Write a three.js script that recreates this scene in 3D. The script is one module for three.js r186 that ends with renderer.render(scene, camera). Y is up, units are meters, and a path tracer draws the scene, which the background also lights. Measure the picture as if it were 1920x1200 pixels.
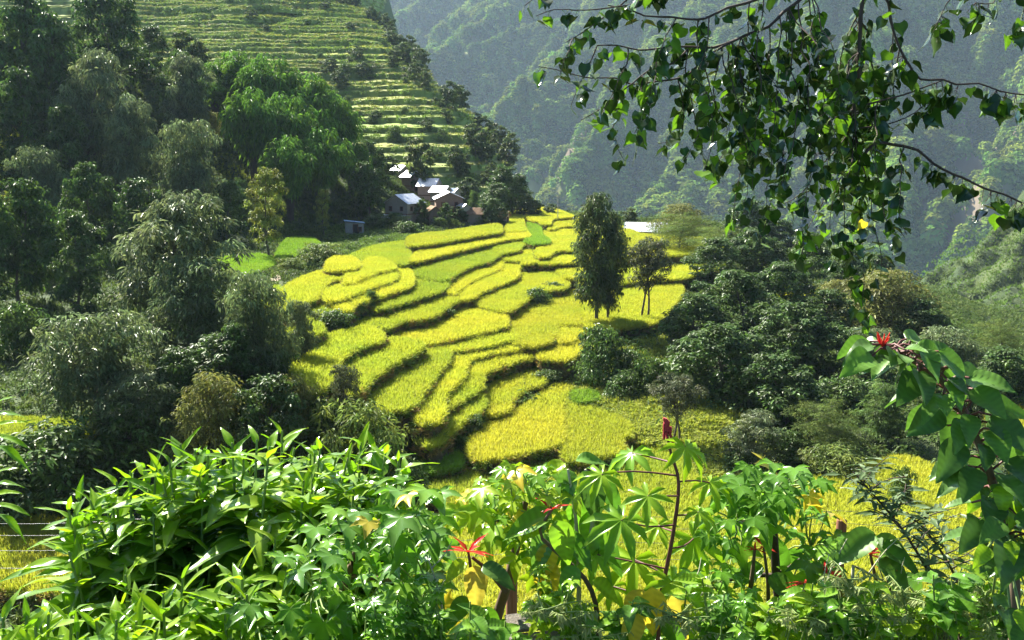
import * as THREE from 'three';
import { Sky } from 'three/addons/objects/Sky.js';
import { mergeGeometries } from 'three/addons/utils/BufferGeometryUtils.js';
import { createNoise2D, createNoise3D } from 'simplex-noise';

// ------------------------------------------------------------------ camera, sky, sun, exposure, air
const scene = new THREE.Scene();
const FOV = 36, F = 600 / Math.tan(THREE.MathUtils.degToRad(FOV / 2)), PITCH = Math.atan(320 / F);
const camera = new THREE.PerspectiveCamera(FOV, 1.6, 0.1, 4000);
camera.position.set(0, 0, 0);
camera.rotation.x = -PITCH;
const sunDir = new THREE.Vector3(-0.44, 0.65, -0.62).normalize();
const sky = new Sky();
sky.scale.setScalar(10000);
sky.material.uniforms.sunPosition.value.copy(sunDir);
sky.material.uniforms.turbidity.value = 3;
sky.material.uniforms.rayleigh.value = 0.7;
sky.material.uniforms.mieCoefficient.value = 0.004;
sky.name = 'sky';
scene.add(sky);
scene.environmentIntensity = 0.1;
const sun = new THREE.DirectionalLight(new THREE.Color(1, 0.94, 0.80), 5);
sun.name = 'sun';
sun.position.copy(sunDir).multiplyScalar(600).add(new THREE.Vector3(0, 0, -120));
sun.target.position.set(0, 0, -120);
sun.castShadow = true;
sun.shadow.mapSize.set(4096, 4096);
Object.assign(sun.shadow.camera, { left: -300, right: 300, top: 300, bottom: -300, near: 1, far: 1500 });
scene.add(sun, sun.target);
const renderer = new THREE.WebGLRenderer({ antialias: true });
renderer.toneMapping = THREE.LinearToneMapping;
renderer.toneMappingExposure = 4.6;
renderer.shadowMap.enabled = true;
scene.fog = new THREE.FogExp2(new THREE.Color(0.64, 0.81, 1.0), 0.00009);

// ------------------------------------------------------------------ helpers
const V = (x, y, z) => new THREE.Vector3(x, y, z);
function RNG(a) { return () => { a = (a + 0x6d2b79f5) | 0; let t = Math.imul(a ^ (a >>> 15), 1 | a); t = (t + Math.imul(t ^ (t >>> 7), 61 | t)) ^ t; return ((t ^ (t >>> 14)) >>> 0) / 4294967296; }; }
const n2 = createNoise2D(RNG(11)), n3 = createNoise3D(RNG(12));
const lerp = THREE.MathUtils.lerp, clamp = THREE.MathUtils.clamp, sstep = THREE.MathUtils.smoothstep;
const fbm = (x, y) => n2(x, y) * 0.55 + n2(x * 2.1 + 7, y * 2.1) * 0.28 + n2(x * 4.3, y * 4.3 + 3) * 0.17;
const taken = {};
const numbered = (n) => { taken[n] = (taken[n] ?? -1) + 1; return taken[n] ? n + '_' + String(taken[n]).padStart(3, '0') : n; };
const cs = Math.cos(PITCH), sn = Math.sin(PITCH);
// a point of the place seen in direction (px, py) of a 1920 x 1200 frame, d metres ahead
function at(px, py, d) { const X = (px - 960) / F, Y = (600 - py) / F, y = -sn + Y * cs, z = -cs - Y * sn, k = d / -z; return V(X * k, y * k, -d); }
function atHeight(px, py, h) { const a = at(px, py, 1); return a.multiplyScalar(h / a.y); }
const rgb = (r, g, b) => new THREE.Color().setRGB(r, g, b);
function mat(c, o = {}) { return new THREE.MeshPhysicalMaterial({ color: c, roughness: 0.9, ...o }); }
const leafMat = (c, o = {}) => new THREE.MeshPhysicalMaterial({ color: c, roughness: 0.95, transmission: 0.42, thickness: 0, side: THREE.DoubleSide, clearcoat: 0.6, clearcoatRoughness: 0.34, vertexColors: true, specularIntensity: 0.4, ...o });
function shad(o) { o.traverse((m) => { if (m.isMesh) { m.castShadow = true; m.receiveShadow = true; } }); return o; }
function tag(o, label, category, group, kind) { o.userData.label = label; o.userData.category = category; if (group) o.userData.group = group; if (kind) o.userData.kind = kind; return o; }
function thing(name, label, category, group) { const o = new THREE.Group(); o.name = numbered(name); scene.add(o); return tag(o, label, category, group); }
function part(parent, name, geo, m, kind) { const o = new THREE.Mesh(geo, m); o.name = name; o.castShadow = o.receiveShadow = true; parent.add(o); if (kind) o.userData.kind = kind; return o; }
function structure(name, geo, m, label) { const o = new THREE.Mesh(geo, m); o.name = numbered(name); o.castShadow = o.receiveShadow = true; o.userData.kind = 'structure'; if (label) o.userData.label = label; scene.add(o); return o; }
function instances(name, geo, m, mats, cols) {
  const o = new THREE.InstancedMesh(geo, m, mats.length); o.name = name; o.castShadow = o.receiveShadow = true;
  mats.forEach((x, i) => { o.setMatrixAt(i, x); if (cols) o.setColorAt(i, cols[i]); });
  return o;
}
const ORD = ['first', 'second', 'third', 'fourth', 'fifth', 'sixth', 'seventh', 'eighth', 'ninth', 'tenth', 'eleventh', 'twelfth', 'thirteenth', 'fourteenth', 'fifteenth', 'sixteenth', 'seventeenth', 'eighteenth', 'nineteenth', 'twentieth', 'twenty-first', 'twenty-second', 'twenty-third', 'twenty-fourth', 'twenty-fifth', 'twenty-sixth', 'twenty-seventh', 'twenty-eighth', 'twenty-ninth', 'thirtieth'];
// mesh builder: indexed triangles with colours
class MB {
  constructor() { this.p = []; this.c = []; this.i = []; this.u = []; }
  v(x, y, z, c, u = 0, w = 0) { this.p.push(x, y, z); if (c) this.c.push(c[0], c[1], c[2]); this.u.push(u, w); return this.p.length / 3 - 1; }
  t(a, b, c) { this.i.push(a, b, c); }
  q(a, b, c, d) { this.i.push(a, b, c, a, c, d); }
  // a small leaf: base point, direction, normal, length, width, colour; a quad folded along its midrib
  leaf(o, d, n, L, W, c, droop = 0.15) {
    const sx = d.y * n.z - d.z * n.y, sy = d.z * n.x - d.x * n.z, sz = d.x * n.y - d.y * n.x, w = W / 2;
    const mx = o.x + d.x * L * 0.45, my = o.y + d.y * L * 0.45, mz = o.z + d.z * L * 0.45, lift = W * 0.14;
    const a = this.v(o.x, o.y, o.z, c), b = this.v(mx + sx * w + n.x * lift, my + sy * w + n.y * lift, mz + sz * w + n.z * lift, c);
    const e = this.v(o.x + d.x * L - n.x * L * droop, o.y + d.y * L - n.y * L * droop, o.z + d.z * L - n.z * L * droop, c);
    const f = this.v(mx - sx * w + n.x * lift, my - sy * w + n.y * lift, mz - sz * w + n.z * lift, c);
    this.t(a, b, e); this.t(a, e, f);
  }
  tube(pts, r0, r1, seg = 6, c) {
    const n = pts.length, up = V(0, 1, 0), rings = [];
    for (let k = 0; k < n; k++) {
      const t = pts[Math.min(k + 1, n - 1)].clone().sub(pts[Math.max(k - 1, 0)]).normalize(), a = Math.abs(t.y) > 0.9 ? V(1, 0, 0) : up, s = V().crossVectors(t, a).normalize(), w = V().crossVectors(t, s), r = lerp(r0, r1, k / (n - 1)), ring = [];
      for (let j = 0; j < seg; j++) { const f = (j / seg) * Math.PI * 2, x = Math.cos(f) * r, y = Math.sin(f) * r, q = pts[k]; ring.push(this.v(q.x + s.x * x + w.x * y, q.y + s.y * x + w.y * y, q.z + s.z * x + w.z * y, c, j / seg, k)); }
      rings.push(ring);
    }
    for (let k = 0; k < n - 1; k++) for (let j = 0; j < seg; j++) { const j2 = (j + 1) % seg; this.q(rings[k][j], rings[k + 1][j], rings[k + 1][j2], rings[k][j2]); }
    const cap = this.v(pts[n - 1].x, pts[n - 1].y, pts[n - 1].z, c); for (let j = 0; j < seg; j++) this.t(rings[n - 1][j], cap, rings[n - 1][(j + 1) % seg]);
  }
  box(cx, cy, cz, sx, sy, sz, c) {
    const k = []; for (let i = 0; i < 8; i++) k.push([cx + (i & 1 ? sx : -sx) / 2, cy + (i & 2 ? sy : -sy) / 2, cz + (i & 4 ? sz : -sz) / 2]);
    for (const f of [[0, 2, 3, 1], [4, 5, 7, 6], [0, 1, 5, 4], [2, 6, 7, 3], [0, 4, 6, 2], [1, 3, 7, 5]]) { const w = f.map((i) => this.v(...k[i], c)); this.q(...w); }
  }
  geo() {
    const g = new THREE.BufferGeometry();
    g.setAttribute('position', new THREE.Float32BufferAttribute(this.p, 3));
    if (this.c.length) g.setAttribute('color', new THREE.Float32BufferAttribute(this.c, 3));
    g.setAttribute('uv', new THREE.Float32BufferAttribute(this.u, 2));
    g.setIndex(this.i); g.computeVertexNormals();
    return g;
  }
}
function noiseTexture(size, seed, f) {  // f(x, y) -> [r, g, b] 0..255
  const d = new Uint8Array(size * size * 4);
  for (let y = 0; y < size; y++) for (let x = 0; x < size; x++) { const c = f(x / size, y / size), i = (y * size + x) * 4; d[i] = c[0]; d[i + 1] = c[1]; d[i + 2] = c[2]; d[i + 3] = 255; }
  const t = new THREE.DataTexture(d, size, size); t.wrapS = t.wrapT = THREE.RepeatWrapping; t.magFilter = THREE.LinearFilter; t.needsUpdate = true;
  return t;
}
const tile = (x, y, k) => { const a = x * Math.PI * 2, b = y * Math.PI * 2; return n3(Math.cos(a) * k + Math.cos(b) * k * 0.37, Math.sin(a) * k + 5, Math.sin(b) * k + Math.cos(b) * k * 0.8); };
const roughNoise = noiseTexture(256, 1, (x, y) => { const v = 128 + 60 * tile(x, y, 3) + 40 * tile(x, y, 9) + 25 * tile(x, y, 22); return [v, v, v]; });
// ------------------------------------------------------------------ the rice paddies: outlines of the crop, and the level each one lies at
const LEVEL = (l) => -20 + 0.71 * l;
const Y = 'y', G = 'g', O = 'o';
const PADDIES = [
  [10.4, Y, 'long topmost rice terrace running just below the village houses', [768, 439, 800, 433, 826, 431, 890, 422, 932, 416, 939, 423, 934, 431, 890, 438, 835, 447, 780, 455, 766, 452]],
  [9.2, Y, 'long rice terrace second below the village, ending beside the bright green seedbed', [765, 485, 793, 460, 835, 449, 890, 439, 938, 431, 956, 427, 982, 425, 989, 432, 992, 438, 980, 441, 945, 445, 908, 453, 872, 461, 817, 474, 791, 481]],
  [9.6, Y, 'yellow rice patch at the crest right of the village trees', [950, 429, 956, 407, 962, 386, 978, 383, 991, 386, 994, 392, 984, 398, 980, 407, 981, 419, 984, 428]],
  [9.8, Y, 'far yellow paddy at the crest below the utility pole', [984, 390, 1016, 386, 1042, 389, 1064, 397, 1075, 402, 1061, 404, 1037, 406, 1031, 410, 1030, 416, 1018, 415, 1012, 411, 1000, 409, 987, 403]],
  [8.8, G, 'bright green seedbed between the crest paddies', [991, 411, 1005, 411, 1016, 417, 1012, 427, 1018, 438, 1028, 444, 1027, 450, 1005, 452, 985, 446, 993, 438, 991, 427]],
  [8.8, Y, 'narrow crest paddy behind the tall slender tree pair', [1033, 414, 1066, 405, 1090, 405, 1090, 418, 1051, 421, 1033, 426, 1028, 421]],
  [8.0, Y, 'hooked crest paddy right of the green seedbed', [1020, 430, 1051, 420, 1095, 418, 1095, 442, 1070, 464, 1057, 464, 1037, 467, 1026, 475, 1015, 477, 1006, 472, 1008, 462, 1028, 457, 1030, 449, 1020, 440]],
  [8.2, O, 'short rounded paddy below the green seedbed with a weedy front bank', [928, 458, 945, 449, 973, 443, 988, 448, 984, 453, 975, 457, 971, 464, 949, 468, 940, 470, 928, 464]],
  [7.2, Y, 'small wavy paddy under the short rounded one', [942, 478, 982, 466, 987, 458, 1006, 458, 1008, 472, 1020, 478, 1010, 483, 1007, 486, 984, 489, 978, 484, 950, 482]],
  [7.0, Y, 'wavy paddy left of the slender tree pair, below the hooked one', [1010, 478, 1026, 476, 1037, 468, 1066, 465, 1095, 470, 1095, 485, 1062, 487, 1037, 489, 1010, 489]],
  [7.9, O, 'wide green-tinged paddy under the second terrace, streaked by tree shadow', [780, 495, 804, 487, 853, 476, 908, 461, 932, 466, 940, 471, 921, 480, 917, 485, 886, 492, 859, 503, 840, 516, 830, 520, 800, 515, 775, 508]],
  [7.4, O, 'crescent paddy curving under the wide green-tinged one', [765, 497, 790, 508, 820, 515, 840, 514, 836, 530, 817, 541, 780, 552, 740, 564, 712, 572, 702, 566, 735, 547, 770, 530, 770, 515]],
  [6.8, Y, 'thin curved strip of rice right of the crescent paddy', [838, 540, 848, 523, 868, 508, 908, 493, 936, 483, 941, 488, 931, 500, 891, 517, 862, 533, 850, 545]],
  [6.3, Y, 'long curved rice strip with a dark right bank, mid slope', [845, 553, 863, 530, 894, 514, 932, 497, 941, 483, 956, 480, 984, 487, 985, 492, 971, 498, 970, 510, 956, 520, 932, 528, 899, 541, 880, 553]],
  [5.3, Y, 'broad yellow paddy with a bushy curved front bank, mid slope right', [885, 558, 936, 528, 963, 517, 972, 505, 1000, 494, 1024, 489, 1042, 495, 1053, 512, 1064, 525, 1053, 535, 1018, 539, 996, 548, 978, 559, 963, 570, 950, 576, 936, 575, 920, 570]],
  [5.8, Y, 'small yellow paddy left of the slender trees at mid slope', [1040, 493, 1095, 485, 1095, 512, 1062, 516, 1052, 508]],
  [6.2, O, 'narrow paddy with a dark weedy bank right of the young palm', [664, 603, 672, 592, 705, 580, 750, 570, 800, 558, 831, 544, 855, 550, 857, 558, 842, 563, 826, 575, 800, 588, 750, 595, 731, 603, 725, 608, 698, 604]],
  [4.7, Y, 'central flat paddy of pale gold rice at mid slope', [868, 571, 850, 590, 820, 601, 780, 613, 768, 617, 760, 604, 735, 610, 728, 622, 750, 634, 790, 638, 840, 628, 890, 617, 940, 606, 948, 600, 946, 580, 920, 570, 890, 556, 860, 553]],
  [3.8, Y, 'wide bright yellow field under the bushy curved bank', [938, 578, 980, 576, 1010, 560, 1053, 545, 1066, 538, 1100, 536, 1108, 600, 1075, 602, 1044, 602, 1038, 620, 1030, 632, 1000, 640, 962, 632, 946, 610]],
  [3.4, Y, 'small paddy at the right rim of the central field', [1045, 604, 1060, 598, 1095, 598, 1095, 612, 1080, 620, 1070, 632, 1053, 634, 1040, 625]],
  [3.9, Y, 'low strip of gold rice below the central flat paddy', [783, 641, 810, 632, 880, 617, 940, 605, 957, 612, 968, 628, 945, 632, 913, 640, 860, 648, 835, 650, 810, 648]],
  [5.6, O, 'straight-banked paddy with a tall dark bank at lower left', [642, 680, 675, 656, 718, 636, 738, 626, 765, 630, 785, 634, 789, 643, 767, 655, 733, 672, 708, 689, 688, 702, 672, 722, 655, 728, 645, 705]],
  [4.1, O, 'large lower-left paddy beside the straight-banked one', [678, 706, 698, 712, 740, 690, 792, 660, 795, 644, 838, 650, 837, 664, 821, 684, 806, 704, 791, 724, 772, 748, 740, 758, 700, 760, 668, 748]],
  [3.2, Y, 'long winding rice strip curling down the lower middle', [838, 664, 847, 655, 860, 645, 897, 646, 947, 638, 963, 627, 1013, 631, 1032, 639, 1010, 644, 963, 648, 913, 656, 897, 661, 881, 665, 871, 675, 866, 694, 845, 715, 827, 737, 830, 755, 828, 766, 815, 778, 795, 780, 780, 772, 780, 750, 793, 735, 813, 708]],
  [2.4, O, 'small leaf-shaped paddy inside the bend of the winding strip', [832, 752, 834, 735, 851, 721, 857, 708, 873, 698, 897, 694, 902, 705, 898, 717, 888, 724, 871, 735, 849, 750, 838, 756]],
  [2.5, Y, 'rounded gold paddy with the tallest dark bank, lower middle', [872, 690, 880, 673, 900, 660, 930, 652, 1008, 641, 1015, 652, 1003, 660, 963, 669, 930, 680, 904, 691, 897, 696, 883, 696]],
  [2.8, Y, 'small paddy at the right end of the tall dark bank', [1008, 648, 1033, 636, 1055, 631, 1085, 635, 1082, 652, 1067, 663, 1053, 666, 1035, 664, 1015, 662]],
  [0.8, Y, 'tongue-shaped yellow paddy with bushes on its right bank', [905, 712, 938, 692, 980, 680, 1030, 668, 1050, 670, 1056, 683, 1032, 695, 1020, 704, 1006, 714, 982, 720, 962, 734, 955, 745, 953, 757, 938, 764, 915, 767, 904, 754, 902, 728]],
  [1.5, O, 'narrow grassy paddy sloping to the lower left shrubs', [788, 806, 832, 786, 843, 773, 868, 748, 901, 730, 906, 744, 899, 758, 883, 768, 864, 780, 848, 792, 835, 804, 820, 819, 800, 822]],
  [0, Y, 'largest lower paddy with a long straight dark front bank', [880, 820, 905, 788, 922, 770, 957, 762, 988, 752, 1030, 721, 1051, 712, 1073, 716, 1058, 735, 1052, 756, 1052, 781, 1056, 813, 1047, 821, 988, 835, 947, 844, 905, 850, 890, 846]],
  [-0.25, Y, 'lower right paddy divided by short dark notches', [1058, 783, 1058, 756, 1068, 738, 1082, 743, 1113, 748, 1122, 762, 1151, 770, 1180, 788, 1180, 806, 1160, 815, 1170, 835, 1122, 845, 1101, 853, 1065, 849, 1057, 820]],
  [0.3, G, 'tiny green plot above the notched paddy', [1078, 727, 1115, 728, 1118, 740, 1085, 743]],
  [-1.5, O, 'lowest narrow paddy behind the lobed leaf plant', [812, 886, 900, 862, 1053, 846, 1110, 848, 1180, 830, 1270, 842, 1290, 908, 1000, 935, 830, 930]],
  [-0.5, G, 'small grassy plot at the bottom left of the terraces', [800, 856, 822, 840, 856, 842, 858, 862, 834, 868, 806, 870]],
  [9.2, Y, 'upper left paddy wrapping a dark notch beside the footpath', [536, 531, 562, 516, 600, 503, 627, 500, 649, 508, 650, 519, 627, 517, 609, 527, 600, 535, 597, 545, 583, 554, 560, 564, 552, 574, 537, 570, 530, 555]],
  [10.3, Y, 'small rounded paddy at the top left beside the pale bush', [617, 482, 633, 476, 662, 478, 671, 490, 662, 497, 637, 500, 614, 497]],
  [9.8, Y, 'sunlit paddy at the top of the curved left group', [650, 510, 677, 505, 680, 490, 693, 478, 712, 478, 735, 490, 737, 498, 708, 504, 667, 519, 650, 525]],
  [9.2, Y, 'finger-shaped paddy in the curved left group', [611, 548, 613, 537, 633, 530, 667, 521, 700, 506, 725, 499, 740, 504, 740, 514, 725, 522, 683, 535, 650, 549, 622, 556]],
  [8.5, Y, 'hooked paddy around the finger-shaped one', [618, 560, 650, 547, 692, 530, 733, 515, 738, 495, 750, 490, 767, 502, 771, 519, 763, 530, 733, 541, 692, 553, 667, 561, 657, 568, 653, 576, 638, 572]],
  [8.0, O, 'shaded small paddy under the upper left ones', [548, 582, 583, 564, 605, 555, 632, 565, 642, 577, 610, 586, 575, 590]],
  [8.6, O, 'tiny paddy wedge left of the footpath bend', [496, 552, 517, 531, 528, 538, 528, 556, 508, 564]],
  [8.1, O, 'left edge paddy with a long dark bank beside the ravine trees', [498, 645, 533, 615, 567, 601, 590, 596, 601, 606, 597, 614, 563, 625, 540, 638, 524, 652, 505, 655]],
  [6.7, O, 'wide left paddy dropping to the grey-leaved sapling', [540, 664, 558, 650, 583, 636, 613, 620, 642, 615, 667, 608, 690, 605, 712, 616, 716, 628, 700, 633, 663, 646, 642, 658, 631, 667, 628, 680, 618, 697, 605, 712, 590, 722, 572, 712, 545, 684]],
  [9.0, G, 'green plot behind the big silver-leaved tree', [388, 508, 415, 480, 470, 472, 505, 476, 508, 492, 455, 508, 412, 514]],
  [9.3, G, 'green plot behind the pale bush by the footpath', [520, 470, 540, 443, 582, 442, 596, 453, 567, 464, 545, 477, 526, 480]],
  [9.4, O, 'shaded green paddy left of the second terrace below the footpath', [645, 480, 700, 457, 760, 449, 766, 470, 756, 490, 722, 478, 690, 477, 668, 486]],
  [4.2, Y, 'yellow field behind the slender trees right of the terraces', [1100, 534, 1180, 518, 1270, 525, 1275, 545, 1255, 570, 1238, 592, 1185, 604, 1104, 604]],
  [5.4, Y, 'far yellow field seen between thin trunks right of the slender trees', [1095, 490, 1200, 478, 1345, 470, 1352, 500, 1285, 514, 1185, 522, 1095, 530]],
  [7.4, Y, 'distant yellow field in front of the white metal roof', [1090, 412, 1160, 418, 1200, 434, 1255, 438, 1345, 444, 1340, 470, 1200, 474, 1092, 482]],
  [2.8, Y, 'small far yellow field glimpsed among the trees below the hanging branch', [1462, 531, 1500, 526, 1530, 533, 1532, 550, 1502, 556, 1462, 553]],
  [2.1, Y, 'thin far yellow strip under the field below the hanging branch', [1460, 560, 1526, 558, 1526, 570, 1460, 572]],
  [-1.4, Y, 'golden field behind the wire fence on the right', [1500, 905, 1600, 874, 1650, 858, 1690, 848, 1720, 852, 1765, 872, 1810, 900, 1880, 950, 1990, 990, 1990, 1130, 1500, 1120, 1490, 980]],
  [0.5, Y, 'yellow field at the right edge behind the large ovate leaves', [1862, 752, 1960, 740, 1960, 795, 1890, 795, 1866, 778]],
  [-1.3, Y, 'golden field behind the wire fence on the left', [-60, 975, 60, 962, 200, 970, 290, 995, 290, 1090, -60, 1075]],
  [-1.7, Y, 'near golden field seen through the stems of the front plants', [270, 1010, 800, 965, 830, 938, 1000, 938, 1290, 912, 1480, 960, 1510, 1130, 1510, 1260, 270, 1260]],
  [3, O, 'shaded grass strip at the left edge behind the dark shrub', [-60, 778, 60, 776, 155, 786, 160, 802, -60, 808]],
];
function smoothRing(flat, per = 3) {
  const pts = []; for (let i = 0; i < flat.length; i += 2) pts.push(V(flat[i], flat[i + 1], 0));
  return new THREE.CatmullRomCurve3(pts, true, 'catmullrom', 0.4).getPoints(pts.length * per).slice(0, -1);
}
const inside = (ring, x, z) => { let c = false; for (let i = 0, j = ring.length - 1; i < ring.length; j = i++) { const a = ring[i], b = ring[j]; if ((a.z > z) !== (b.z > z) && x < ((b.x - a.x) * (z - a.z)) / (b.z - a.z) + a.x) c = !c; } return c; };
for (const p of PADDIES) {
  const h = LEVEL(p[0]);
  let ring = smoothRing(p[3]).map((q) => atHeight(q.x, q.y, h));
  // resample evenly
  const curve = new THREE.CatmullRomCurve3(ring, true, 'catmullrom', 0.3), n = clamp(Math.round(curve.getLength() / 0.8), 24, 260);
  ring = curve.getSpacedPoints(n).slice(0, -1);
  let A = 0; ring.forEach((a, i) => { const b = ring[(i + 1) % ring.length]; A += a.x * b.z - b.x * a.z; });
  if (A > 0) ring.reverse();   // one winding for all
  ring = ring.map((q, i) => { const a = ring[(i + ring.length - 1) % ring.length], b = ring[(i + 1) % ring.length], o = V(-(b.z - a.z), 0, b.x - a.x).normalize(); return o.z < 0 ? q.clone().addScaledVector(o, -0.25 * o.z) : q; });
  p.ring = ring; p.h = h; p.area = Math.abs(A) / 2;
  p.box = ring.reduce((b, q) => [Math.min(b[0], q.x), Math.max(b[1], q.x), Math.min(b[2], q.z), Math.max(b[3], q.z)], [1e9, -1e9, 1e9, -1e9]);
  p.cx = ring.reduce((s, q) => s + q.x, 0) / ring.length; p.cz = ring.reduce((s, q) => s + q.z, 0) / ring.length;
}
const inPaddy = (x, z, grow = 0) => PADDIES.find((p) => x > p.box[0] - grow && x < p.box[1] + grow && z > p.box[2] - grow && z < p.box[3] + grow && inside(p.ring, x, z));

// ------------------------------------------------------------------ the lie of the land: a thin-plate surface through surveyed points
const survey = [];
for (const [px, py, d] of [
  [0, 700, 85], [150, 640, 95], [300, 560, 110], [430, 500, 122], [0, 520, 120], [0, 400, 150], [20, 240, 175], [200, 350, 160], [200, 200, 190], [350, 300, 180], [480, 340, 178], [600, 420, 172],
  [100, 60, 220], [250, 110, 215], [450, 190, 212], [600, 285, 205], [700, 355, 196], [850, 392, 203], [870, 372, 222], [980, 391, 212], [760, 417, 182], [900, 408, 190], [650, 440, 168],
  [1130, 645, 95], [1250, 675, 90], [1400, 850, 69], [1380, 735, 82], [1500, 645, 112], [1600, 570, 150], [1700, 725, 88], [1850, 765, 78], [1900, 650, 155], [1780, 570, 225], [1400, 462, 188], [1200, 446, 186], [1300, 405, 212], [1100, 400, 214], [1500, 475, 212],
]) { const q = at(px, py, d); survey.push([q.x, q.z, q.y]); }
for (const q of [[1230, 745, 76], [1320, 795, 71], [1210, 850, 67], [1760, 560, 300], [1920, 390, 330], [1920, 610, 250], [2060, 300, 340]]) { const w = at(...q); survey.push([w.x, w.z, w.y]); }
for (const p of PADDIES) {
  survey.push([p.cx, p.cz, p.h - 1.6]);
  const n = p.ring.length, every = Math.max(6, Math.round(n / Math.max(4, n * 0.8 / 9)));
  for (let i = 0; i < n; i += every) { const a = p.ring[(i + n - 1) % n], b = p.ring[(i + 1) % n], o = V(-(b.z - a.z), 0, b.x - a.x).normalize(), x = p.ring[i].x + o.x * 2.2, z = p.ring[i].z + o.z * 2.2; if (!inPaddy(x, z)) survey.push([x, z, p.h - 1.4]); }
}
for (const x of [-34, 0, 34]) survey.push([x, 6, -1.75], [x, -6, -3.9], [x, -14, -8.6], [x, -26, -15.6], [x, -40, -21.4]);
survey.push([0, 0, -1.75], [0, -270, -45], [60, -270, -52], [96, -300, -64], [60, -335, -80], [-70, -335, -45], [110, -345, -80], [210, -345, 5], [130, -80, -24], [130, -30, -16], [-120, -40, -16], [-120, -90, -6], [-150, -160, 22], [-160, -240, 40], [-100, -262, 4], [-40, -262, -18], [-200, -335, 20], [220, -200, -40], [220, 0, -5], [-220, 0, -5]);
const TPS = (() => {
  const N = survey.length, M = N + 3, A = [], S = 0.01, U = (r2) => (r2 > 0 ? r2 * Math.log(r2) * 0.5 : 0);
  for (let i = 0; i < N; i++) { const row = new Float64Array(M + 1); for (let j = 0; j < N; j++) { const dx = (survey[i][0] - survey[j][0]) * S, dz = (survey[i][1] - survey[j][1]) * S; row[j] = U(dx * dx + dz * dz) + (i === j ? 0.02 : 0); } row[N] = 1; row[N + 1] = survey[i][0] * S; row[N + 2] = survey[i][1] * S; row[M] = survey[i][2]; A.push(row); }
  for (let k = 0; k < 3; k++) { const row = new Float64Array(M + 1); for (let j = 0; j < N; j++) row[j] = k === 0 ? 1 : survey[j][k - 1] * S; A.push(row); }
  for (let c = 0; c < M; c++) { let b = c; for (let r = c + 1; r < M; r++) if (Math.abs(A[r][c]) > Math.abs(A[b][c])) b = r; [A[c], A[b]] = [A[b], A[c]]; for (let r = c + 1; r < M; r++) { const f = A[r][c] / A[c][c]; if (f) for (let k = c; k <= M; k++) A[r][k] -= f * A[c][k]; } }
  const w = new Float64Array(M); for (let r = M - 1; r >= 0; r--) { let s = A[r][M]; for (let k = r + 1; k < M; k++) s -= A[r][k] * w[k]; w[r] = s / A[r][r]; }
  return (x, z) => { let s = w[N] + w[N + 1] * x * S + w[N + 2] * z * S; for (let j = 0; j < N; j++) { const dx = (x - survey[j][0]) * S, dz = (z - survey[j][1]) * S; s += w[j] * U(dx * dx + dz * dz); } return s; };
})();
function H(x, z) {
  let h = TPS(x, z) + (z < -16 ? 0.5 * fbm(x * 0.06, z * 0.06) : 0) + (x > 80 && z < -190 ? sstep(x, 80, 120) * sstep(-z, 190, 230) * (7 * (0.5 - Math.abs(n2(x * 0.025 + z * 0.012, z * 0.018))) + 2.5 * n2(x * 0.08, z * 0.08)) : 0);
  const p = inPaddy(x, z); if (p) h = Math.min(h, p.h - 1.3);
  return h;
}
// ------------------------------------------------------------------ ground sheet
function sheetH(x, z) { let h = H(x, z); for (const [dx, dz] of [[2.4, 0], [-2.4, 0], [0, 2.4], [0, -2.4], [1.7, 1.7], [-1.7, 1.7], [1.7, -1.7], [-1.7, -1.7]]) { const p = inPaddy(x + dx, z + dz); if (p) h = Math.min(h, p.h - 1.35); } return h; }
{
  const nx = 231, nz = 174, m = new MB(), X = (i) => -230 + i * 2, Z = (j) => 6 - j * 2;
  for (let j = 0; j < nz; j++) for (let i = 0; i < nx; i++) {
    const x = X(i), z = Z(j), n = fbm(x * 0.05, z * 0.05), k = fbm(x * 0.4 + 9, z * 0.4);
    m.v(x, sheetH(x, z), z, [0.045 + 0.02 * n + 0.02 * k, 0.072 + 0.02 * n + 0.014 * k, 0.018 + 0.004 * k], x, z);
  }
  for (let j = 0; j < nz - 1; j++) for (let i = 0; i < nx - 1; i++) { const a = j * nx + i; m.q(a, a + 1, a + nx + 1, a + nx); }
  structure('hillside_ground', m.geo(), new THREE.MeshStandardMaterial({ color: 0xffffff, vertexColors: true, roughness: 1, bumpMap: Object.assign(roughNoise.clone(), { repeat: new THREE.Vector2(0.15, 0.15) }), bumpScale: 0.25 }), 'green and earthy hillside under the terraces and trees');
}

// ------------------------------------------------------------------ crop and banks
function tuftGeo(seed, blades, h, spread, w, c0, c1, lean) {
  const r = RNG(seed), m = new MB();
  for (let k = 0; k < blades; k++) {
    const a = r() * Math.PI * 2, q = r() * spread * 0.5, x = Math.cos(a) * q, z = Math.sin(a) * q, ln = (0.15 + 0.85 * r()) * lean, hh = h * (0.72 + 0.36 * r()), t = r(), ax = Math.cos(a), az = Math.sin(a), tx = -az * w / 2, tz = ax * w / 2;
    const c = [lerp(c0[0], c1[0], t), lerp(c0[1], c1[1], t), lerp(c0[2], c1[2], t)];
    const b0 = m.v(x + tx, 0, z + tz, c), b1 = m.v(x - tx, 0, z - tz, c), u = hh * 0.68, p0 = m.v(x + ax * ln * 0.35 + tx, u, z + az * ln * 0.35 + tz, c), p1 = m.v(x + ax * ln * 0.35 - tx, u, z + az * ln * 0.35 - tz, c);
    const e = m.v(x + ax * ln, hh * (1 - 0.25 * ln / (lean + 0.01)), z + az * ln, c);
    m.q(b0, b1, p1, p0); m.t(p0, p1, e);
  }
  return m.geo();
}
const riceGeo = tuftGeo(5, 13, 0.72, 0.32, 0.04, [0.94, 0.97, 1], [1.06, 1.0, 1], 0.42);
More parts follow.
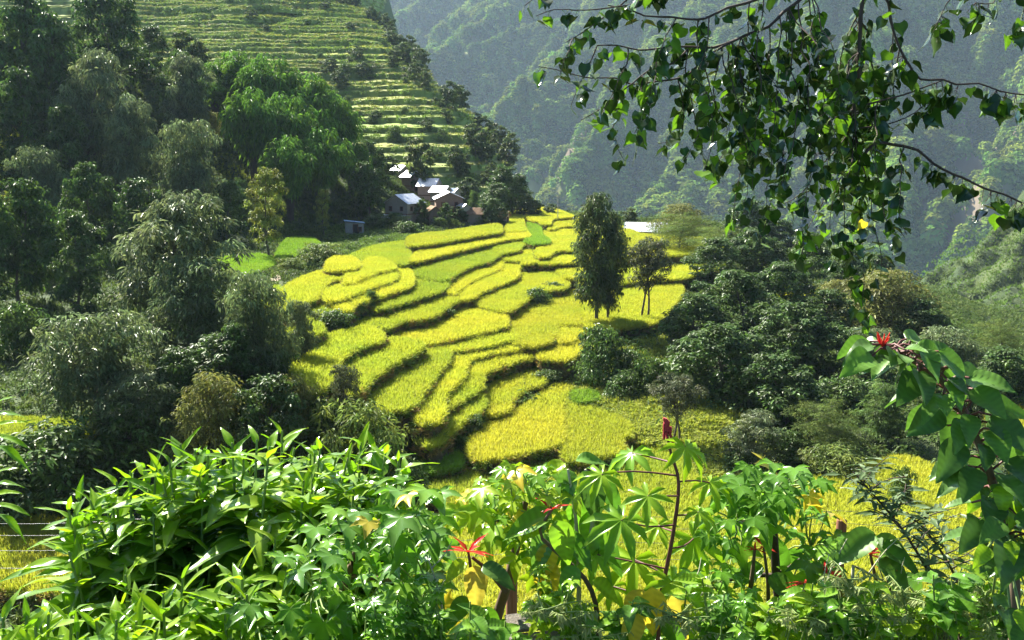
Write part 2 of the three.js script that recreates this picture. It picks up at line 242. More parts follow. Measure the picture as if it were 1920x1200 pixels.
const grassGeo = tuftGeo(6, 12, 0.55, 0.3, 0.045, [0.8, 0.9, 1], [1.15, 1.05, 1], 0.3);
const riceMat = leafMat(rgb(1, 1, 1), { transmission: 0.45, clearcoat: 0, specularIntensity: 0.25 });
const bankGrassMat = leafMat(rgb(1, 1, 1), { transmission: 0.3, clearcoat: 0.1, specularIntensity: 0.3 });
const bankMat = new THREE.MeshStandardMaterial({ color: 0xffffff, vertexColors: true, roughness: 1, bumpMap: Object.assign(roughNoise.clone(), { repeat: new THREE.Vector2(0.5, 0.5) }), bumpScale: 0.12 });
const RICE = { y: [[0.55, 0.53, 0.045], [0.43, 0.49, 0.04]], o: [[0.34, 0.45, 0.04], [0.47, 0.50, 0.04]], g: [[0.20, 0.38, 0.03], [0.26, 0.40, 0.035]] };
let riceCount = 0;
PADDIES.forEach((p, index) => {
  const r = RNG(900 + index), o = thing('rice_paddy', p[2], 'rice paddy', 'rice paddies on the hillside'), near = p.cz > -56;
  o.position.set(p.cx, p.h - 0.75, p.cz);
  const ring = p.ring.map((q) => V(q.x - p.cx, 0, q.z - p.cz)), n = ring.length;
  const out = ring.map((q, i) => { const a = ring[(i + n - 1) % n], b = ring[(i + 1) % n]; return V(-(b.z - a.z), 0, b.x - a.x).normalize(); });
  // bank: top of soil and an uneven earth face that leans outward
  const m = new MB(), rows = [0, -0.35, -0.9, -1.6, -2.6], idx = [];
  rows.forEach((y, k) => ring.forEach((q, i) => { const wob = k ? 0.16 * n3(q.x * 0.6 + p.cx, y * 1.3, q.z * 0.6 + p.cz) : 0, f = -y * 0.24 + wob, s = 0.75 + 0.45 * n3((q.x + p.cx) * 0.9, y, (q.z + p.cz) * 0.9); idx.push(m.v(q.x + out[i].x * f, y + (k ? 0 : 0.04 * wob), q.z + out[i].z * f, [0.15 * s, 0.12 * s, 0.05 * s], i * 0.8, y)); }));
  for (let k = 0; k < rows.length - 1; k++) for (let i = 0; i < n; i++) { const j = (i + 1) % n; m.q(idx[k * n + i], idx[k * n + j], idx[(k + 1) * n + j], idx[(k + 1) * n + i]); }
  const tri = THREE.ShapeUtils.triangulateShape(ring.map((q) => new THREE.Vector2(q.x, q.z)), []);
  const top = ring.map((q) => m.v(q.x, 0, q.z, [0.07, 0.06, 0.025], q.x, q.z));
  for (const t of tri) m.t(top[t[0]], top[t[2]], top[t[1]]);
  const g = m.geo(); part(o, 'bank', g, bankMat);
  // crop
  const sp = near ? 0.3 : p.cz < -125 ? 0.36 : 0.3, mats = [], cols = [], M4 = new THREE.Matrix4(), Q = new THREE.Quaternion(), E = new THREE.Euler(), [ca, cb] = RICE[p[1]];
  const ripe = 0.5 * (r() - 0.5), tone = 0.9 + 0.2 * r();
  const colour = (x, z) => { const t = clamp(0.5 + ripe + 0.55 * fbm((x + p.cx) * 0.09, (z + p.cz) * 0.09) + 0.3 * (r() - 0.5), 0, 1), s = (0.94 + 0.12 * r()) * tone * (1 + 0.1 * fbm((x + p.cx) * 0.5, (z + p.cz) * 0.5)); return rgb(lerp(ca[0], cb[0], t) * s, lerp(ca[1], cb[1], t) * s, lerp(ca[2], cb[2], t) * s); };
  for (let x = p.box[0]; x < p.box[1]; x += sp) for (let z = p.box[2]; z < p.box[3]; z += sp) {
    const X = x + (r() - 0.5) * sp, Z = z + (r() - 0.5) * sp;
    if (!inside(p.ring, X, Z)) continue;
    const s = (0.92 + 0.16 * r()) * (1 + 0.09 * n2(X * 0.22, Z * 0.22) + 0.1 * n2(X * 0.7 + 3, Z * 0.7)), lodge = 0.55 * Math.max(0, n2(X * 0.16 + 40, Z * 0.16) - 0.25), la = 3 * n2(X * 0.03, Z * 0.03), w = sp / 0.3;
    M4.compose(V(X - p.cx, 0, Z - p.cz), Q.setFromEuler(E.set((r() - 0.5) * 0.25 + lodge * Math.sin(la), r() * 6.28, (r() - 0.5) * 0.25 + lodge * Math.cos(la), 'ZXY')), V(w, s, w));
    mats.push(M4.clone()); cols.push(colour(X - p.cx, Z - p.cz));
  }
  ring.forEach((q, i) => { for (let k = 0; k < 6; k++) {   // the rows at the rim hang outward
    const b = ring[(i + 1) % n], t = r(), tilt = 0.1 + 0.8 * Math.pow(r(), 1.5), s = 0.8 + 0.3 * r(), ax = V(out[i].z, 0, -out[i].x), e = 0.12 * r();
    Q.setFromAxisAngle(ax, tilt).multiply(new THREE.Quaternion().setFromAxisAngle(V(0, 1, 0), r() * 6.28));
    M4.compose(V(lerp(q.x, b.x, t) - out[i].x * e, -0.05, lerp(q.z, b.z, t) - out[i].z * e), Q, V(1, s, 1));
    mats.push(M4.clone()); cols.push(colour(q.x, q.z));
  } });
  riceCount += mats.length;
  const crop = instances('rice_crop', riceGeo, riceMat, mats, cols); crop.userData.kind = 'stuff'; o.add(crop);
  // weeds on the bank faces
  const wm = [], wc = [];
  ring.forEach((q, i) => { for (let k = 0; k < 8; k++) {
    const b = ring[(i + 1) % n], t = r(), y = -0.05 - 2.0 * r() * r(), f = -y * 0.24, s = 0.5 + 0.6 * r() + 0.5 * Math.max(0, n2((q.x + p.cx) * 0.13, (q.z + p.cz) * 0.13)), ax = V(out[i].z, 0, -out[i].x);
    Q.setFromAxisAngle(ax, 0.6 + 0.9 * r()).multiply(new THREE.Quaternion().setFromAxisAngle(V(0, 1, 0), r() * 6.28));
    M4.compose(V(lerp(q.x, b.x, t) + out[i].x * f, y, lerp(q.z, b.z, t) + out[i].z * f), Q, V(s, s, s));
    wm.push(M4.clone()); const u = r(); wc.push(r() < 0.4 ? rgb(0.30 + 0.1 * u, 0.21 + 0.07 * u, 0.07) : rgb(0.10 + 0.12 * u, 0.19 + 0.12 * u, 0.03));
  } });
  const weeds = instances('bank_grass', grassGeo, bankGrassMat, wm, wc); weeds.userData.kind = 'stuff'; o.add(weeds);
});
console.log('rice tufts', riceCount);
// ------------------------------------------------------------------ terraced hill behind the village
const hillEdge = (d) => { const t = [[200, 10], [230, 0], [289, -12.5], [360, -39], [400, -56], [500, -97]]; for (let i = 1; i < t.length; i++) if (d <= t[i][0]) return lerp(t[i - 1][1], t[i][1], (d - t[i - 1][0]) / (t[i][0] - t[i - 1][0])); return t[5][1]; };
const HSTEP = 2.05, HROWS = 48, HX0 = -250, HCOLS = 230;
const stepR = RNG(41), hillH = [-9]; for (let k = 1; k <= HROWS + 1; k++) hillH.push(hillH[k - 1] + HSTEP * (0.45 + 1.1 * stepR()));
const hillX = (u, d) => lerp(HX0, hillEdge(d) + 26, u);
function hillD(u, k) {   // distance of the k-th terrace rim at u (0 far left .. 1 round the nose)
  const base = 222 + (hillH[k] + 9) / 0.385, x = hillX(u, base), e = hillEdge(base), nose = Math.max(0, x - e + 22);
  return base + 9 * n2(x * 0.012, k * 0.03) + 3.4 * n2(x * 0.04 + 4, k * 0.35) + 1.3 * n2(x * 0.11, k * 0.8) + nose * nose * 0.05;
}
const hillSpots = [];
{
  const m = new MB(), rng = RNG(40), rowsI = [];
  const fieldCol = (x, k) => { const t = n2(x * 0.016 + k * 3.7, k * 0.9), y = n2(x * 0.05, k * 2.3), lush = sstep(-0.1 + 0.5 * n2(k * 0.09, 3 + x * 0.006), -0.2, 0.5); const dry = [0.23, 0.25, 0.07], gr = [0.22, 0.32, 0.045], gold = [0.33, 0.36, 0.055], a = t > 0.25 ? gold : t > -0.35 ? gr : dry; return a.map((c, i) => lerp(dry[i], c, 0.35 + 0.65 * lush) * (0.9 + 0.14 * y)); };
  for (let k = 0; k < HROWS; k++) {
    const h = hillH[k], up = hillH[k + 1] - h, down = k ? h - hillH[k - 1] : 2, A = [], B = [], C = [], D = [];
    for (let i = 0; i <= HCOLS; i++) {
      const u = i / HCOLS, d0 = hillD(u, k), d1 = hillD(u, k + 1), x = hillX(u, d0), dip = 0.25 * n2(x * 0.07, k * 1.7), lip = 0.22 + 0.2 * n2(x * 0.6, k * 2.1), c = fieldCol(x, k), s = 0.8 + 0.4 * n2(x * 0.3, k * 5.1), w = [0.19 * s, 0.26 * s, 0.055 * s];
      B.push(m.v(x, h + dip + lip, -d0, c)); A.push(m.v(x, h + dip - down * 0.62 - 0.7, -d0 + 0.55, w)); D.push(m.v(x, h + dip + lip - 0.25, -d0 + 0.12, w));
      C.push(m.v(hillX(u, d1), h + dip + 0.46 * up, -d1 + 0.3, c));
      if (i % 3 === 0) hillSpots.push([x, h + dip, -d0, c, u, k]);
    }
    rowsI.push([A, D, B, C]);
  }
  for (const [A, D, B, C] of rowsI) for (let i = 0; i < HCOLS; i++) { m.q(A[i], A[i + 1], D[i + 1], D[i]); m.q(D[i], D[i + 1], B[i + 1], B[i]); m.q(B[i], B[i + 1], C[i + 1], C[i]); }
  // the flank below the nose, falling to the river valley
  const fl = []; for (let k = 0; k < HROWS; k++) { const d = hillD(1, k), x = hillX(1, d), y = hillH[k]; fl.push([m.v(x, y, -d, [0.06, 0.09, 0.025]), m.v(x + 8, y - 34, -d - 10, [0.05, 0.08, 0.022]), m.v(x + 26, y - 95, -d - 30, [0.05, 0.08, 0.022])]); }
  for (let k = 0; k < HROWS - 1; k++) for (let q = 0; q < 2; q++) m.q(fl[k][q], fl[k][q + 1], fl[k + 1][q + 1], fl[k + 1][q]);
  structure('terraced_hill', m.geo(), new THREE.MeshStandardMaterial({ color: 0xffffff, vertexColors: true, roughness: 1, side: THREE.DoubleSide }), 'terraced hill of narrow green and straw coloured steps behind the village');
  // grass and crops on the steps
  const mats = [], cols = [], M4 = new THREE.Matrix4(), Q = new THREE.Quaternion();
  for (let n = 0; n < 60000; n++) {
    const s0 = hillSpots[Math.floor(rng() * hillSpots.length)], dn = rng() * 3.4, low = rng() < 0.35, s = 1.1 + 1.3 * rng();
    if (s0[0] < -(-s0[2]) * 0.42) continue;
    Q.setFromAxisAngle(V(0, 1, 0), rng() * 6.28); if (low) Q.premultiply(new THREE.Quaternion().setFromAxisAngle(V(1, 0, 0), 0.9));
    M4.compose(V(s0[0] + (rng() - 0.5) * 3, s0[1] + (low ? -0.15 - 0.9 * rng() : dn * 0.17 - 0.05), s0[2] + (low ? 0.4 : -dn)), Q, V(s * 1.6, s * (low ? 0.7 : 0.6), s * 1.6));
    const v = 0.75 + 0.5 * rng(); mats.push(M4.clone()); cols.push(low ? rgb(0.22 * v, 0.33 * v, 0.05 * v) : rgb(s0[3][0] * v * 1.15, s0[3][1] * v * 1.15, s0[3][2] * v));
  }
  const gr = instances('grass', grassGeo, bankGrassMat, mats, cols); taken.grass = 0;
  tag(gr, 'short grass and crops on the steps of the terraced hill', 'grass', null, 'stuff'); scene.add(gr);
}

// ------------------------------------------------------------------ the mountain across the valley
const FAR = 1.8;
const mountain = (x, d) => FAR * mountain0(x / FAR, d / FAR);
function mountain0(x, d) {
  const lean = 0.8 * (d - 520) + 0.72 * (x - 60), gx = x * 0.8 - d * 0.55;
  const rid = 1 - Math.abs(n2(gx * 0.0055, lean * 0.0016)), rid2 = 1 - Math.abs(n2(gx * 0.013 + 5, lean * 0.004 + 2)), cliff = sstep(x, 150, 330);
  const up = sstep(lean, 420, 620);
  return -95 + 0.56 * lean + (rid - 0.6) * lerp(52, 70, cliff) * (1 - 0.8 * up) + (rid2 - 0.6) * lerp(32, 44, cliff) * (1 - 0.8 * up) + (0.5 - Math.abs(n2(gx * 0.03 + 9, lean * 0.012))) * 12 + 7 * n2(x * 0.03, d * 0.03) + 3 * n2(x * 0.08, d * 0.08);
}
function onMountain(px, py) { for (let d = 430 * FAR; d < 1600 * FAR; d += 4) { const q = at(px, py, d); if (mountain(q.x, d) > q.y) return q; } return at(px, py, 900); }
const rocks = [[1100, 260, 26], [1130, 235, 20], [1060, 300, 22], [1075, 275, 14], [1850, 300, 26], [1800, 270, 18], [1890, 240, 22], [1830, 370, 22], [1720, 410, 18]].map(([a, b, r]) => [onMountain(a, b), r * FAR * 0.8]);
const meadows = [[860, 92, 20], [900, 95, 14], [1020, 345, 16], [980, 370, 16], [1800, 180, 12], [1760, 250, 12], [1040, 365, 18]].map(([a, b, r]) => [onMountain(a, b), r * FAR]);
const near = (list, x, z, warp) => { let best = 0; for (const [q, r] of list) { const dx = (x - q.x) / r, dz = (z - q.z) / (r * 1.6), v = 1 - Math.hypot(dx, dz) + warp; best = Math.max(best, clamp(v * 1.6, 0, 1)); } return best; };
{
  const m = new MB(), nx = 220, nz = 205, X = (i) => (-420 + i * 6.2) * FAR, D = (j) => (430 + j * 5.6) * FAR;
  for (let j = 0; j < nz; j++) for (let i = 0; i < nx; i++) {
    const x = X(i), d = D(j), w = 0.7 * fbm(x * 0.017, d * 0.017), rk = near(rocks, x, -d, w), md = near(meadows, x, -d, w), n = fbm(x * 0.02, d * 0.02), k = 0.85 + 0.3 * fbm(x * 0.1, d * 0.1);
    let c = [0.11 + 0.04 * n, 0.16 + 0.03 * n, 0.04]; c = c.map((v, q) => lerp(v, [0.19, 0.2, 0.06][q], md)); c = c.map((v, q) => lerp(v, [0.15, 0.115, 0.075][q], rk) * k);
    m.v(x, mountain(x, d), -d, c);
  }
  for (let j = 0; j < nz - 1; j++) for (let i = 0; i < nx - 1; i++) { const a = j * nx + i; m.q(a, a + 1, a + nx + 1, a + nx); }
  structure('mountain', m.geo(), new THREE.MeshStandardMaterial({ color: 0xffffff, vertexColors: true, roughness: 1 }), 'hazy forested mountain across the river valley');
  // its forest
  const r = RNG(77), puff = new MB();
  for (let k = 0; k < 150; k++) { const a = r() * 6.28, y = r() * 2 - 0.7, q = Math.sqrt(Math.max(0, 1 - y * y * 0.5)), o = V(Math.cos(a) * q, y, Math.sin(a) * q).multiplyScalar(0.55 + 0.45 * Math.cbrt(r())), n = o.clone().add(V(r() - 0.5, 0.4 + r() * 0.5, r() - 0.5)).normalize(), dd = V(r() - 0.5, r() - 0.6, r() - 0.5).cross(n).normalize(), s = 0.7 + 0.6 * r(); puff.leaf(o, dd, n, 0.5, 0.42, [s, s, s]); }
  const mats = [], cols = [], M4 = new THREE.Matrix4(), Q = new THREE.Quaternion();
  for (let n = 0; n < 190000; n++) {
    const d = FAR * (440 + r() * 1080), x = FAR * (-320 + r() * 920);
    if (x < -d * 0.2 || x > d * 0.58) continue;
    const w = 0.7 * fbm(x * 0.017, d * 0.017), rk = near(rocks, x, -d, w), md = near(meadows, x, -d, w), thin = x > 420 ? 0.15 : 0.05;
    if (r() < rk * 0.93 || r() < md * 0.7 || r() < thin + 0.45 * Math.max(0, fbm(x * 0.007, d * 0.007))) continue;
    const y = mountain(x, d), q = at(960, 0, d); if (y > q.y + 25 || y < -130) continue;
    const s = 3.5 + 8 * r() * r(); Q.setFromAxisAngle(V(0, 1, 0), r() * 6.28); M4.compose(V(x, y + s * 0.5, -d), Q, V(s, s * (0.9 + 0.5 * r()), s));
    const t = 0.45 + 1.2 * r() * (0.7 + 0.5 * fbm(x * 0.01, d * 0.01)), b = r(); mats.push(M4.clone()); cols.push(rgb((0.11 + 0.08 * b) * t, 0.23 * t, 0.03 * t));
  }
  const f = instances('forest', puff.geo(), leafMat(rgb(1, 1, 1), { transmission: 0.3, clearcoat: 0, specularIntensity: 0.05 }), mats, cols);
  tag(f, 'hazy blue-green forest covering the far mountain slopes', 'forest', null, 'stuff'); scene.add(f);
  console.log('forest', mats.length);
}
// ------------------------------------------------------------------ trees: a few grown kinds, each placed tree a thing of its own with trunk and crown
const barkMat = new THREE.MeshStandardMaterial({ color: rgb(0.10, 0.085, 0.065), roughness: 1, bumpMap: Object.assign(roughNoise.clone(), { repeat: new THREE.Vector2(2, 0.5) }), bumpScale: 0.03 });
const KIND = {};
const rdir = (r) => { const a = r() * 6.2832, y = r() * 2 - 1, q = Math.sqrt(1 - y * y); return V(Math.cos(a) * q, y, Math.sin(a) * q); };
// puffs: [centre, radius, flat]; leaves gather on their outer shells
function leafPuffs(m, r, puffs, count, o) {
  const tot = puffs.reduce((s, p) => s + p[1] * p[1], 0);
  for (const p of puffs) {
    const n = Math.round((count * p[1] * p[1]) / tot), tint = 0.62 + 0.76 * r(), warm = (r() - 0.5) * 0.25;
    for (let k = 0; k < n; k++) {
      const q = rdir(r); if (q.y < -0.2 && r() < 0.55) q.y *= -0.5;
      const rad = p[1] * (0.35 + 0.65 * Math.sqrt(r())), c = V(p[0].x + q.x * rad, p[0].y + q.y * rad * p[2], p[0].z + q.z * rad);
      const nn = q.clone().multiplyScalar(0.6).add(V((r() - 0.5) * o.mess, 0.55 + 0.3 * r(), (r() - 0.5) * o.mess)).normalize();
      const d = V(q.x + (r() - 0.5) * 1.2, (r() - 0.5) * 0.8 - o.droop, q.z + (r() - 0.5) * 1.2); d.addScaledVector(nn, -d.dot(nn)).normalize();
      const t = tint * (0.75 + 0.5 * r()), L = o.L * (0.7 + 0.6 * r());
      m.leaf(c, d, nn, L, L * o.ratio, [t * (1 + warm), t, t * (1 - warm)], 0.12 + o.droop * 0.15);
    }
  }
}
function makeKind(name, o) {
  const r = RNG(o.seed), wood = new MB(), leaves = new MB(), puffs = [];
  const Ht = o.h, R = o.w / 2, y0 = Ht * o.clear;
  const stems = o.stems || 1;
  if (o.shape === 'bamboo') {
    for (let k = 0; k < 46; k++) {
      const a = r() * 6.28, out = R * (0.25 + 0.75 * Math.sqrt(r())), hh = Ht * (0.62 + 0.4 * r()) * (1 - 0.25 * out / R), b = V(Math.cos(a) * R * 0.16 * r(), 0, Math.sin(a) * R * 0.16 * r()), pts = [];
      for (let s = 0; s <= 6; s++) { const t = s / 6, e = t * t * out; pts.push(V(b.x + Math.cos(a) * e, hh * (t - 0.16 * t * t * t * t * out / R), b.z + Math.sin(a) * e)); }
      wood.tube(pts, 0.05, 0.015, 4);
      for (let s = 3; s <= 9; s++) { const t = 0.32 + s * 0.074, i = Math.min(5, Math.floor(t * 6)), f = t * 6 - i, c = pts[i].clone().lerp(pts[i + 1], f); c.x += (r() - 0.5) * 0.7; c.z += (r() - 0.5) * 0.7; puffs.push([c, 0.42 + 0.5 * r(), 0.85]); }
      const tip = pts[6].clone(); puffs.push([tip.add(V(Math.cos(a) * 0.5, -0.5, Math.sin(a) * 0.5)), 0.5, 1.1]);
    }
  } else {
    const limbs = o.limbs;
    for (let s = 0; s < stems; s++) {
      const a0 = r() * 6.28, bx = stems > 1 ? Math.cos(a0 + s * 2.2) * 0.5 : 0, bz = stems > 1 ? Math.sin(a0 + s * 2.2) * 0.5 : 0, lx = (r() - 0.5) * R * 0.5, lz = (r() - 0.5) * R * 0.5, top = Ht * 0.86, tp = [];
      for (let k = 0; k <= 8; k++) { const t = k / 8; tp.push(V(bx + lx * t + 0.12 * R * Math.sin(t * 5 + s), top * t - (k ? 0 : 0.6), bz + lz * t + 0.1 * R * Math.cos(t * 4 + s * 2) - 0.1 * R)); }
      wood.tube(tp, o.trunk * (stems > 1 ? 0.75 : 1), o.trunk * 0.15, 7);
      for (let l = 0; l < limbs; l++) {
        const f = (l + r() * 0.7) / limbs, y = lerp(y0, Ht * 0.93, f), prof = o.profile(f), a = l * 2.4 + r() * 0.9 + s, reach = R * prof * (0.38 + 0.72 * r()), tk = clamp(y / top * 8 * 0.86, 0, 7.99), st = tp[Math.floor(tk)].clone().lerp(tp[Math.floor(tk) + 1], tk % 1);
        const e = V(st.x + Math.cos(a) * reach, y + (o.rise ?? 0.1) * reach + (r() - 0.5) * 0.4, st.z + Math.sin(a) * reach), mid = st.clone().lerp(e, 0.5).add(V((r() - 0.5) * 0.4, 0.12 * reach * (o.rise ?? 0.3), (r() - 0.5) * 0.4));
        wood.tube([st, mid, e], o.trunk * 0.3 * (1 - 0.6 * f), o.trunk * 0.06, 5);
        const nb = o.sub ?? 6, lr = R * (o.lobe ?? 0.34) * (0.7 + 0.5 * r()) * (0.55 + 0.45 * prof);
        for (let k = 0; k < nb; k++) {
          const q = rdir(r); q.y = Math.abs(q.y) * 0.9 - 0.25; const along = (o.along ?? 0.25) * r(), c = e.clone().lerp(st, along).add(V(q.x * lr, q.y * lr * o.flat, q.z * lr));
          puffs.push([c, lr * (0.34 + 0.3 * r()), o.flat]);
          if (r() < 0.5) wood.tube([e.clone().lerp(st, along), c], o.trunk * 0.06, o.trunk * 0.025, 3);
        }
      }
    }
  }
  leafPuffs(leaves, r, puffs, o.leaves, o);
  const lg = leaves.geo(), wg = wood.geo(); lg.computeBoundingBox(); const b = lg.boundingBox;
  KIND[name] = { wood: wg, leaves: lg, h: b.max.y, w: (b.max.x - b.min.x + b.max.z - b.min.z) / 2 * 0.94, mat: leafMat(rgb(...o.color), { clearcoat: (o.gloss ?? 0.5) * 0.5, clearcoatRoughness: 0.36, specularIntensity: 0.2, transmission: o.trans ?? 0.38 }) };
}
const dome = (f) => Math.sqrt(Math.max(0.05, 1 - Math.pow(f * 1.02, 2.2))) * (0.72 + 0.28 * sstep(f, 0, 0.25)), egg = (f) => Math.pow(Math.sin(Math.PI * clamp(0.14 + 0.82 * f, 0, 1)), 0.75), cone = (f) => 1.02 - 0.85 * f;
makeKind('silver', { seed: 1, h: 14, w: 9.5, clear: 0.24, limbs: 30, trunk: 0.24, profile: dome, flat: 0.75, leaves: 8500, L: 0.6, ratio: 0.25, droop: 0.75, mess: 1, color: [0.16, 0.21, 0.085], gloss: 1, sub: 8 });
makeKind('silver2', { seed: 2, h: 12, w: 10, clear: 0.22, limbs: 30, trunk: 0.2, profile: dome, flat: 0.8, leaves: 8500, L: 0.6, ratio: 0.26, droop: 0.8, mess: 1, color: [0.15, 0.205, 0.075], gloss: 1, sub: 8, stems: 2 });
makeKind('round', { seed: 3, h: 11, w: 9, clear: 0.1, limbs: 28, trunk: 0.24, profile: dome, flat: 0.85, leaves: 8000, L: 0.5, ratio: 0.5, droop: 0.3, mess: 1.2, color: [0.065, 0.125, 0.02], gloss: 0.7, sub: 8 });
makeKind('round2', { seed: 4, h: 12, w: 8, clear: 0.08, limbs: 30, trunk: 0.22, profile: egg, flat: 0.9, leaves: 8000, L: 0.5, ratio: 0.45, droop: 0.35, mess: 1.1, color: [0.07, 0.13, 0.022], gloss: 0.7, sub: 8 });
makeKind('olive', { seed: 5, h: 8, w: 8, clear: 0.12, limbs: 26, trunk: 0.15, profile: dome, flat: 0.8, leaves: 7500, L: 0.42, ratio: 0.32, droop: 0.5, mess: 1.1, color: [0.18, 0.20, 0.045], gloss: 0.5, sub: 8, stems: 3 });
makeKind('bamboo', { seed: 6, h: 11, w: 7, shape: 'bamboo', leaves: 10000, L: 0.75, ratio: 0.24, droop: 0.7, mess: 1, color: [0.12, 0.24, 0.025], gloss: 0.35, trans: 0.4, clear: 0 });
makeKind('slender', { seed: 7, h: 14, w: 5.4, clear: 0.2, limbs: 22, trunk: 0.32, profile: egg, flat: 0.9, leaves: 8000, L: 0.48, ratio: 0.36, droop: 0.7, mess: 1, color: [0.085, 0.125, 0.035], gloss: 0.8, stems: 2, sub: 6, lobe: 0.56 });
makeKind('open', { seed: 8, h: 9, w: 5, clear: 0.42, limbs: 16, trunk: 0.2, profile: egg, flat: 0.8, leaves: 6000, L: 0.3, ratio: 0.3, droop: 0.5, mess: 1, color: [0.09, 0.11, 0.045], gloss: 0.6, stems: 2, sub: 5, rise: 0.8 });
makeKind('light', { seed: 9, h: 12, w: 5, clear: 0.2, limbs: 22, trunk: 0.2, profile: egg, flat: 1, leaves: 5200, L: 0.36, ratio: 0.5, droop: 0.4, mess: 1.3, color: [0.22, 0.26, 0.04], gloss: 0.5, sub: 5, lobe: 0.4, rise: 0.5 });
makeKind('feather', { seed: 10, h: 9, w: 9, clear: 0.3, limbs: 22, trunk: 0.16, profile: dome, flat: 0.45, leaves: 12000, L: 0.3, ratio: 0.16, droop: 0.1, mess: 0.6, color: [0.14, 0.20, 0.04], gloss: 0.3, sub: 8, lobe: 0.42, along: 0.7, rise: 0.25 });
makeKind('fern', { seed: 11, h: 8, w: 8, clear: 0.1, limbs: 30, trunk: 0.14, profile: cone, flat: 0.35, leaves: 11000, L: 0.42, ratio: 0.14, droop: 0.45, mess: 0.6, color: [0.11, 0.19, 0.04], gloss: 0.6, sub: 8, lobe: 0.34, along: 0.9, rise: 0.05 });
makeKind('bush', { seed: 12, h: 3.4, w: 4.6, clear: 0.06, limbs: 16, trunk: 0.08, profile: dome, flat: 0.9, leaves: 3800, L: 0.3, ratio: 0.45, droop: 0.35, mess: 1.2, color: [0.08, 0.145, 0.025], gloss: 0.7, stems: 2, sub: 6, lobe: 0.4 });
makeKind('bush2', { seed: 13, h: 3, w: 4, clear: 0.05, limbs: 14, trunk: 0.07, profile: dome, flat: 0.95, leaves: 3400, L: 0.32, ratio: 0.3, droop: 0.4, mess: 1, color: [0.16, 0.22, 0.04], gloss: 0.5, stems: 2, sub: 6, lobe: 0.4 });
makeKind('far', { seed: 14, h: 9, w: 7, clear: 0.12, limbs: 16, trunk: 0.2, profile: dome, flat: 0.85, leaves: 2600, L: 0.62, ratio: 0.6, droop: 0.3, mess: 1.2, color: [0.075, 0.12, 0.03], gloss: 0.3, sub: 6 });
makeKind('far2', { seed: 15, h: 10, w: 6, clear: 0.15, limbs: 16, trunk: 0.2, profile: egg, flat: 0.9, leaves: 2600, L: 0.6, ratio: 0.55, droop: 0.3, mess: 1.2, color: [0.095, 0.135, 0.032], gloss: 0.3, sub: 6 });
const treeRng = RNG(321);
function tree(kind, px, d, topPy, wPx, name, label, group, o = {}) {
  const K = KIND[kind], g = thing(name, label, o.category ?? (/bush|shrub/.test(name) ? 'shrub' : /bamboo/.test(name) ? 'bamboo' : 'tree'), group);
  if (!o.y) {   // stand it where the slope gives it its natural build
    const a0 = K.h / K.w, fit = (D) => { const t = at(px, topPy, D), hh = t.y - (o.ground ?? H)(t.x, t.z); return hh / ((wPx * D) / F) / a0; }, lo = 0.72, hi = o.tall ?? 1.5, d0 = d;
    for (let k = 0; k < 50; k++) { const D = d0 * (1 + (k % 2 ? -1 : 1) * Math.ceil(k / 2) * 0.016), q = fit(D); if (q > lo && q < hi) { d = D; break; } if (k === 49) console.log('stretch', label, fit(d0).toFixed(2)); }
  }
  const top = at(px, topPy, d), yaw = o.yaw ?? treeRng() * 6.28, ground = o.ground ?? H;
  const y = o.y ?? ground(top.x, top.z), h = Math.max(0.6, top.y - y), w = (wPx * d) / F;
  g.position.set(top.x, y - 0.1, top.z); g.rotation.y = yaw;
  g.scale.set(w / K.w, h / K.h, w / K.w);
  part(g, 'trunk', K.wood, barkMat);
  const c = part(g, 'crown', K.leaves, o.mat ?? K.mat); c.userData.kind = 'stuff';
  return g;
}
// the ravine trees at lower left
tree('silver', 305, 80, 352, 265, 'silver_tree', 'tallest silver-leaved tree left of the terraces, crown above a bare forked trunk');
tree('silver2', 345, 74, 475, 210, 'silver_tree', 'leaning silver-leaved tree overlapping the foot of the tallest one', null, { tall: 2 });
tree('silver2', 190, 64, 575, 270, 'silver_tree', 'drooping silver-leaved tree at lower left below the tallest one');
tree('silver2', 475, 66, 505, 165, 'silver_tree', 'loose silver-leaved tree between the tallest one and the left paddies');
tree('silver', 560, 68, 560, 80, 'silver_tree', 'thin silver-leaved sapling overlapping the left edge paddy');
tree('round', 395, 66, 620, 180, 'dark_tree', 'dark tree in the ravine under the tallest silver-leaved tree');
tree('olive', 395, 60, 688, 200, 'olive_tree', 'pale olive-leaved tree just behind the big green front shrub');
tree('silver2', 255, 62, 690, 190, 'silver_tree', 'short silver-leaved tree left of the pale olive-leaved tree');
tree('olive', 550, 62, 695, 150, 'olive_tree', 'dull olive shrub-tree between the pale olive tree and the sapling');
tree('open', 645, 62, 680, 72, 'sapling', 'grey-leaved sapling with thin bare stems at the lower left paddy corner');
tree('bush2', 700, 60, 742, 210, 'bush', 'brownish bush under the grey-leaved sapling', null);
tree('bush', 105, 67, 782, 320, 'bush', 'broad dark glossy bush above the left wire fence', null, { tall: 1.7 });
tree('bush', -20, 65, 850, 200, 'bush', 'dark bush at the left frame edge above the wire fence', null);
tree('bush', 760, 57, 862, 110, 'bush', 'dark bush behind the right end of the big green front shrub', null);
tree('round', 480, 60, 700, 170, 'dark_tree', 'dark tree behind the pale olive-leaved tree');
tree('round', 330, 63, 650, 150, 'dark_tree', 'dark tree low in the ravine behind the pale olive-leaved tree');
tree('round2', 455, 66, 600, 120, 'dark_tree', 'dark narrow tree in the ravine left of the left edge paddy');
tree('bush', 250, 60, 745, 190, 'bush', 'dark bush above the top of the big green front shrub', null);
tree('bush', 600, 61, 745, 130, 'bush', 'dark bush left of the brownish one under the sapling', null);
tree('bush', 510, 68, 650, 90, 'bush', 'dark bush at the ravine edge below the left edge paddy', null);
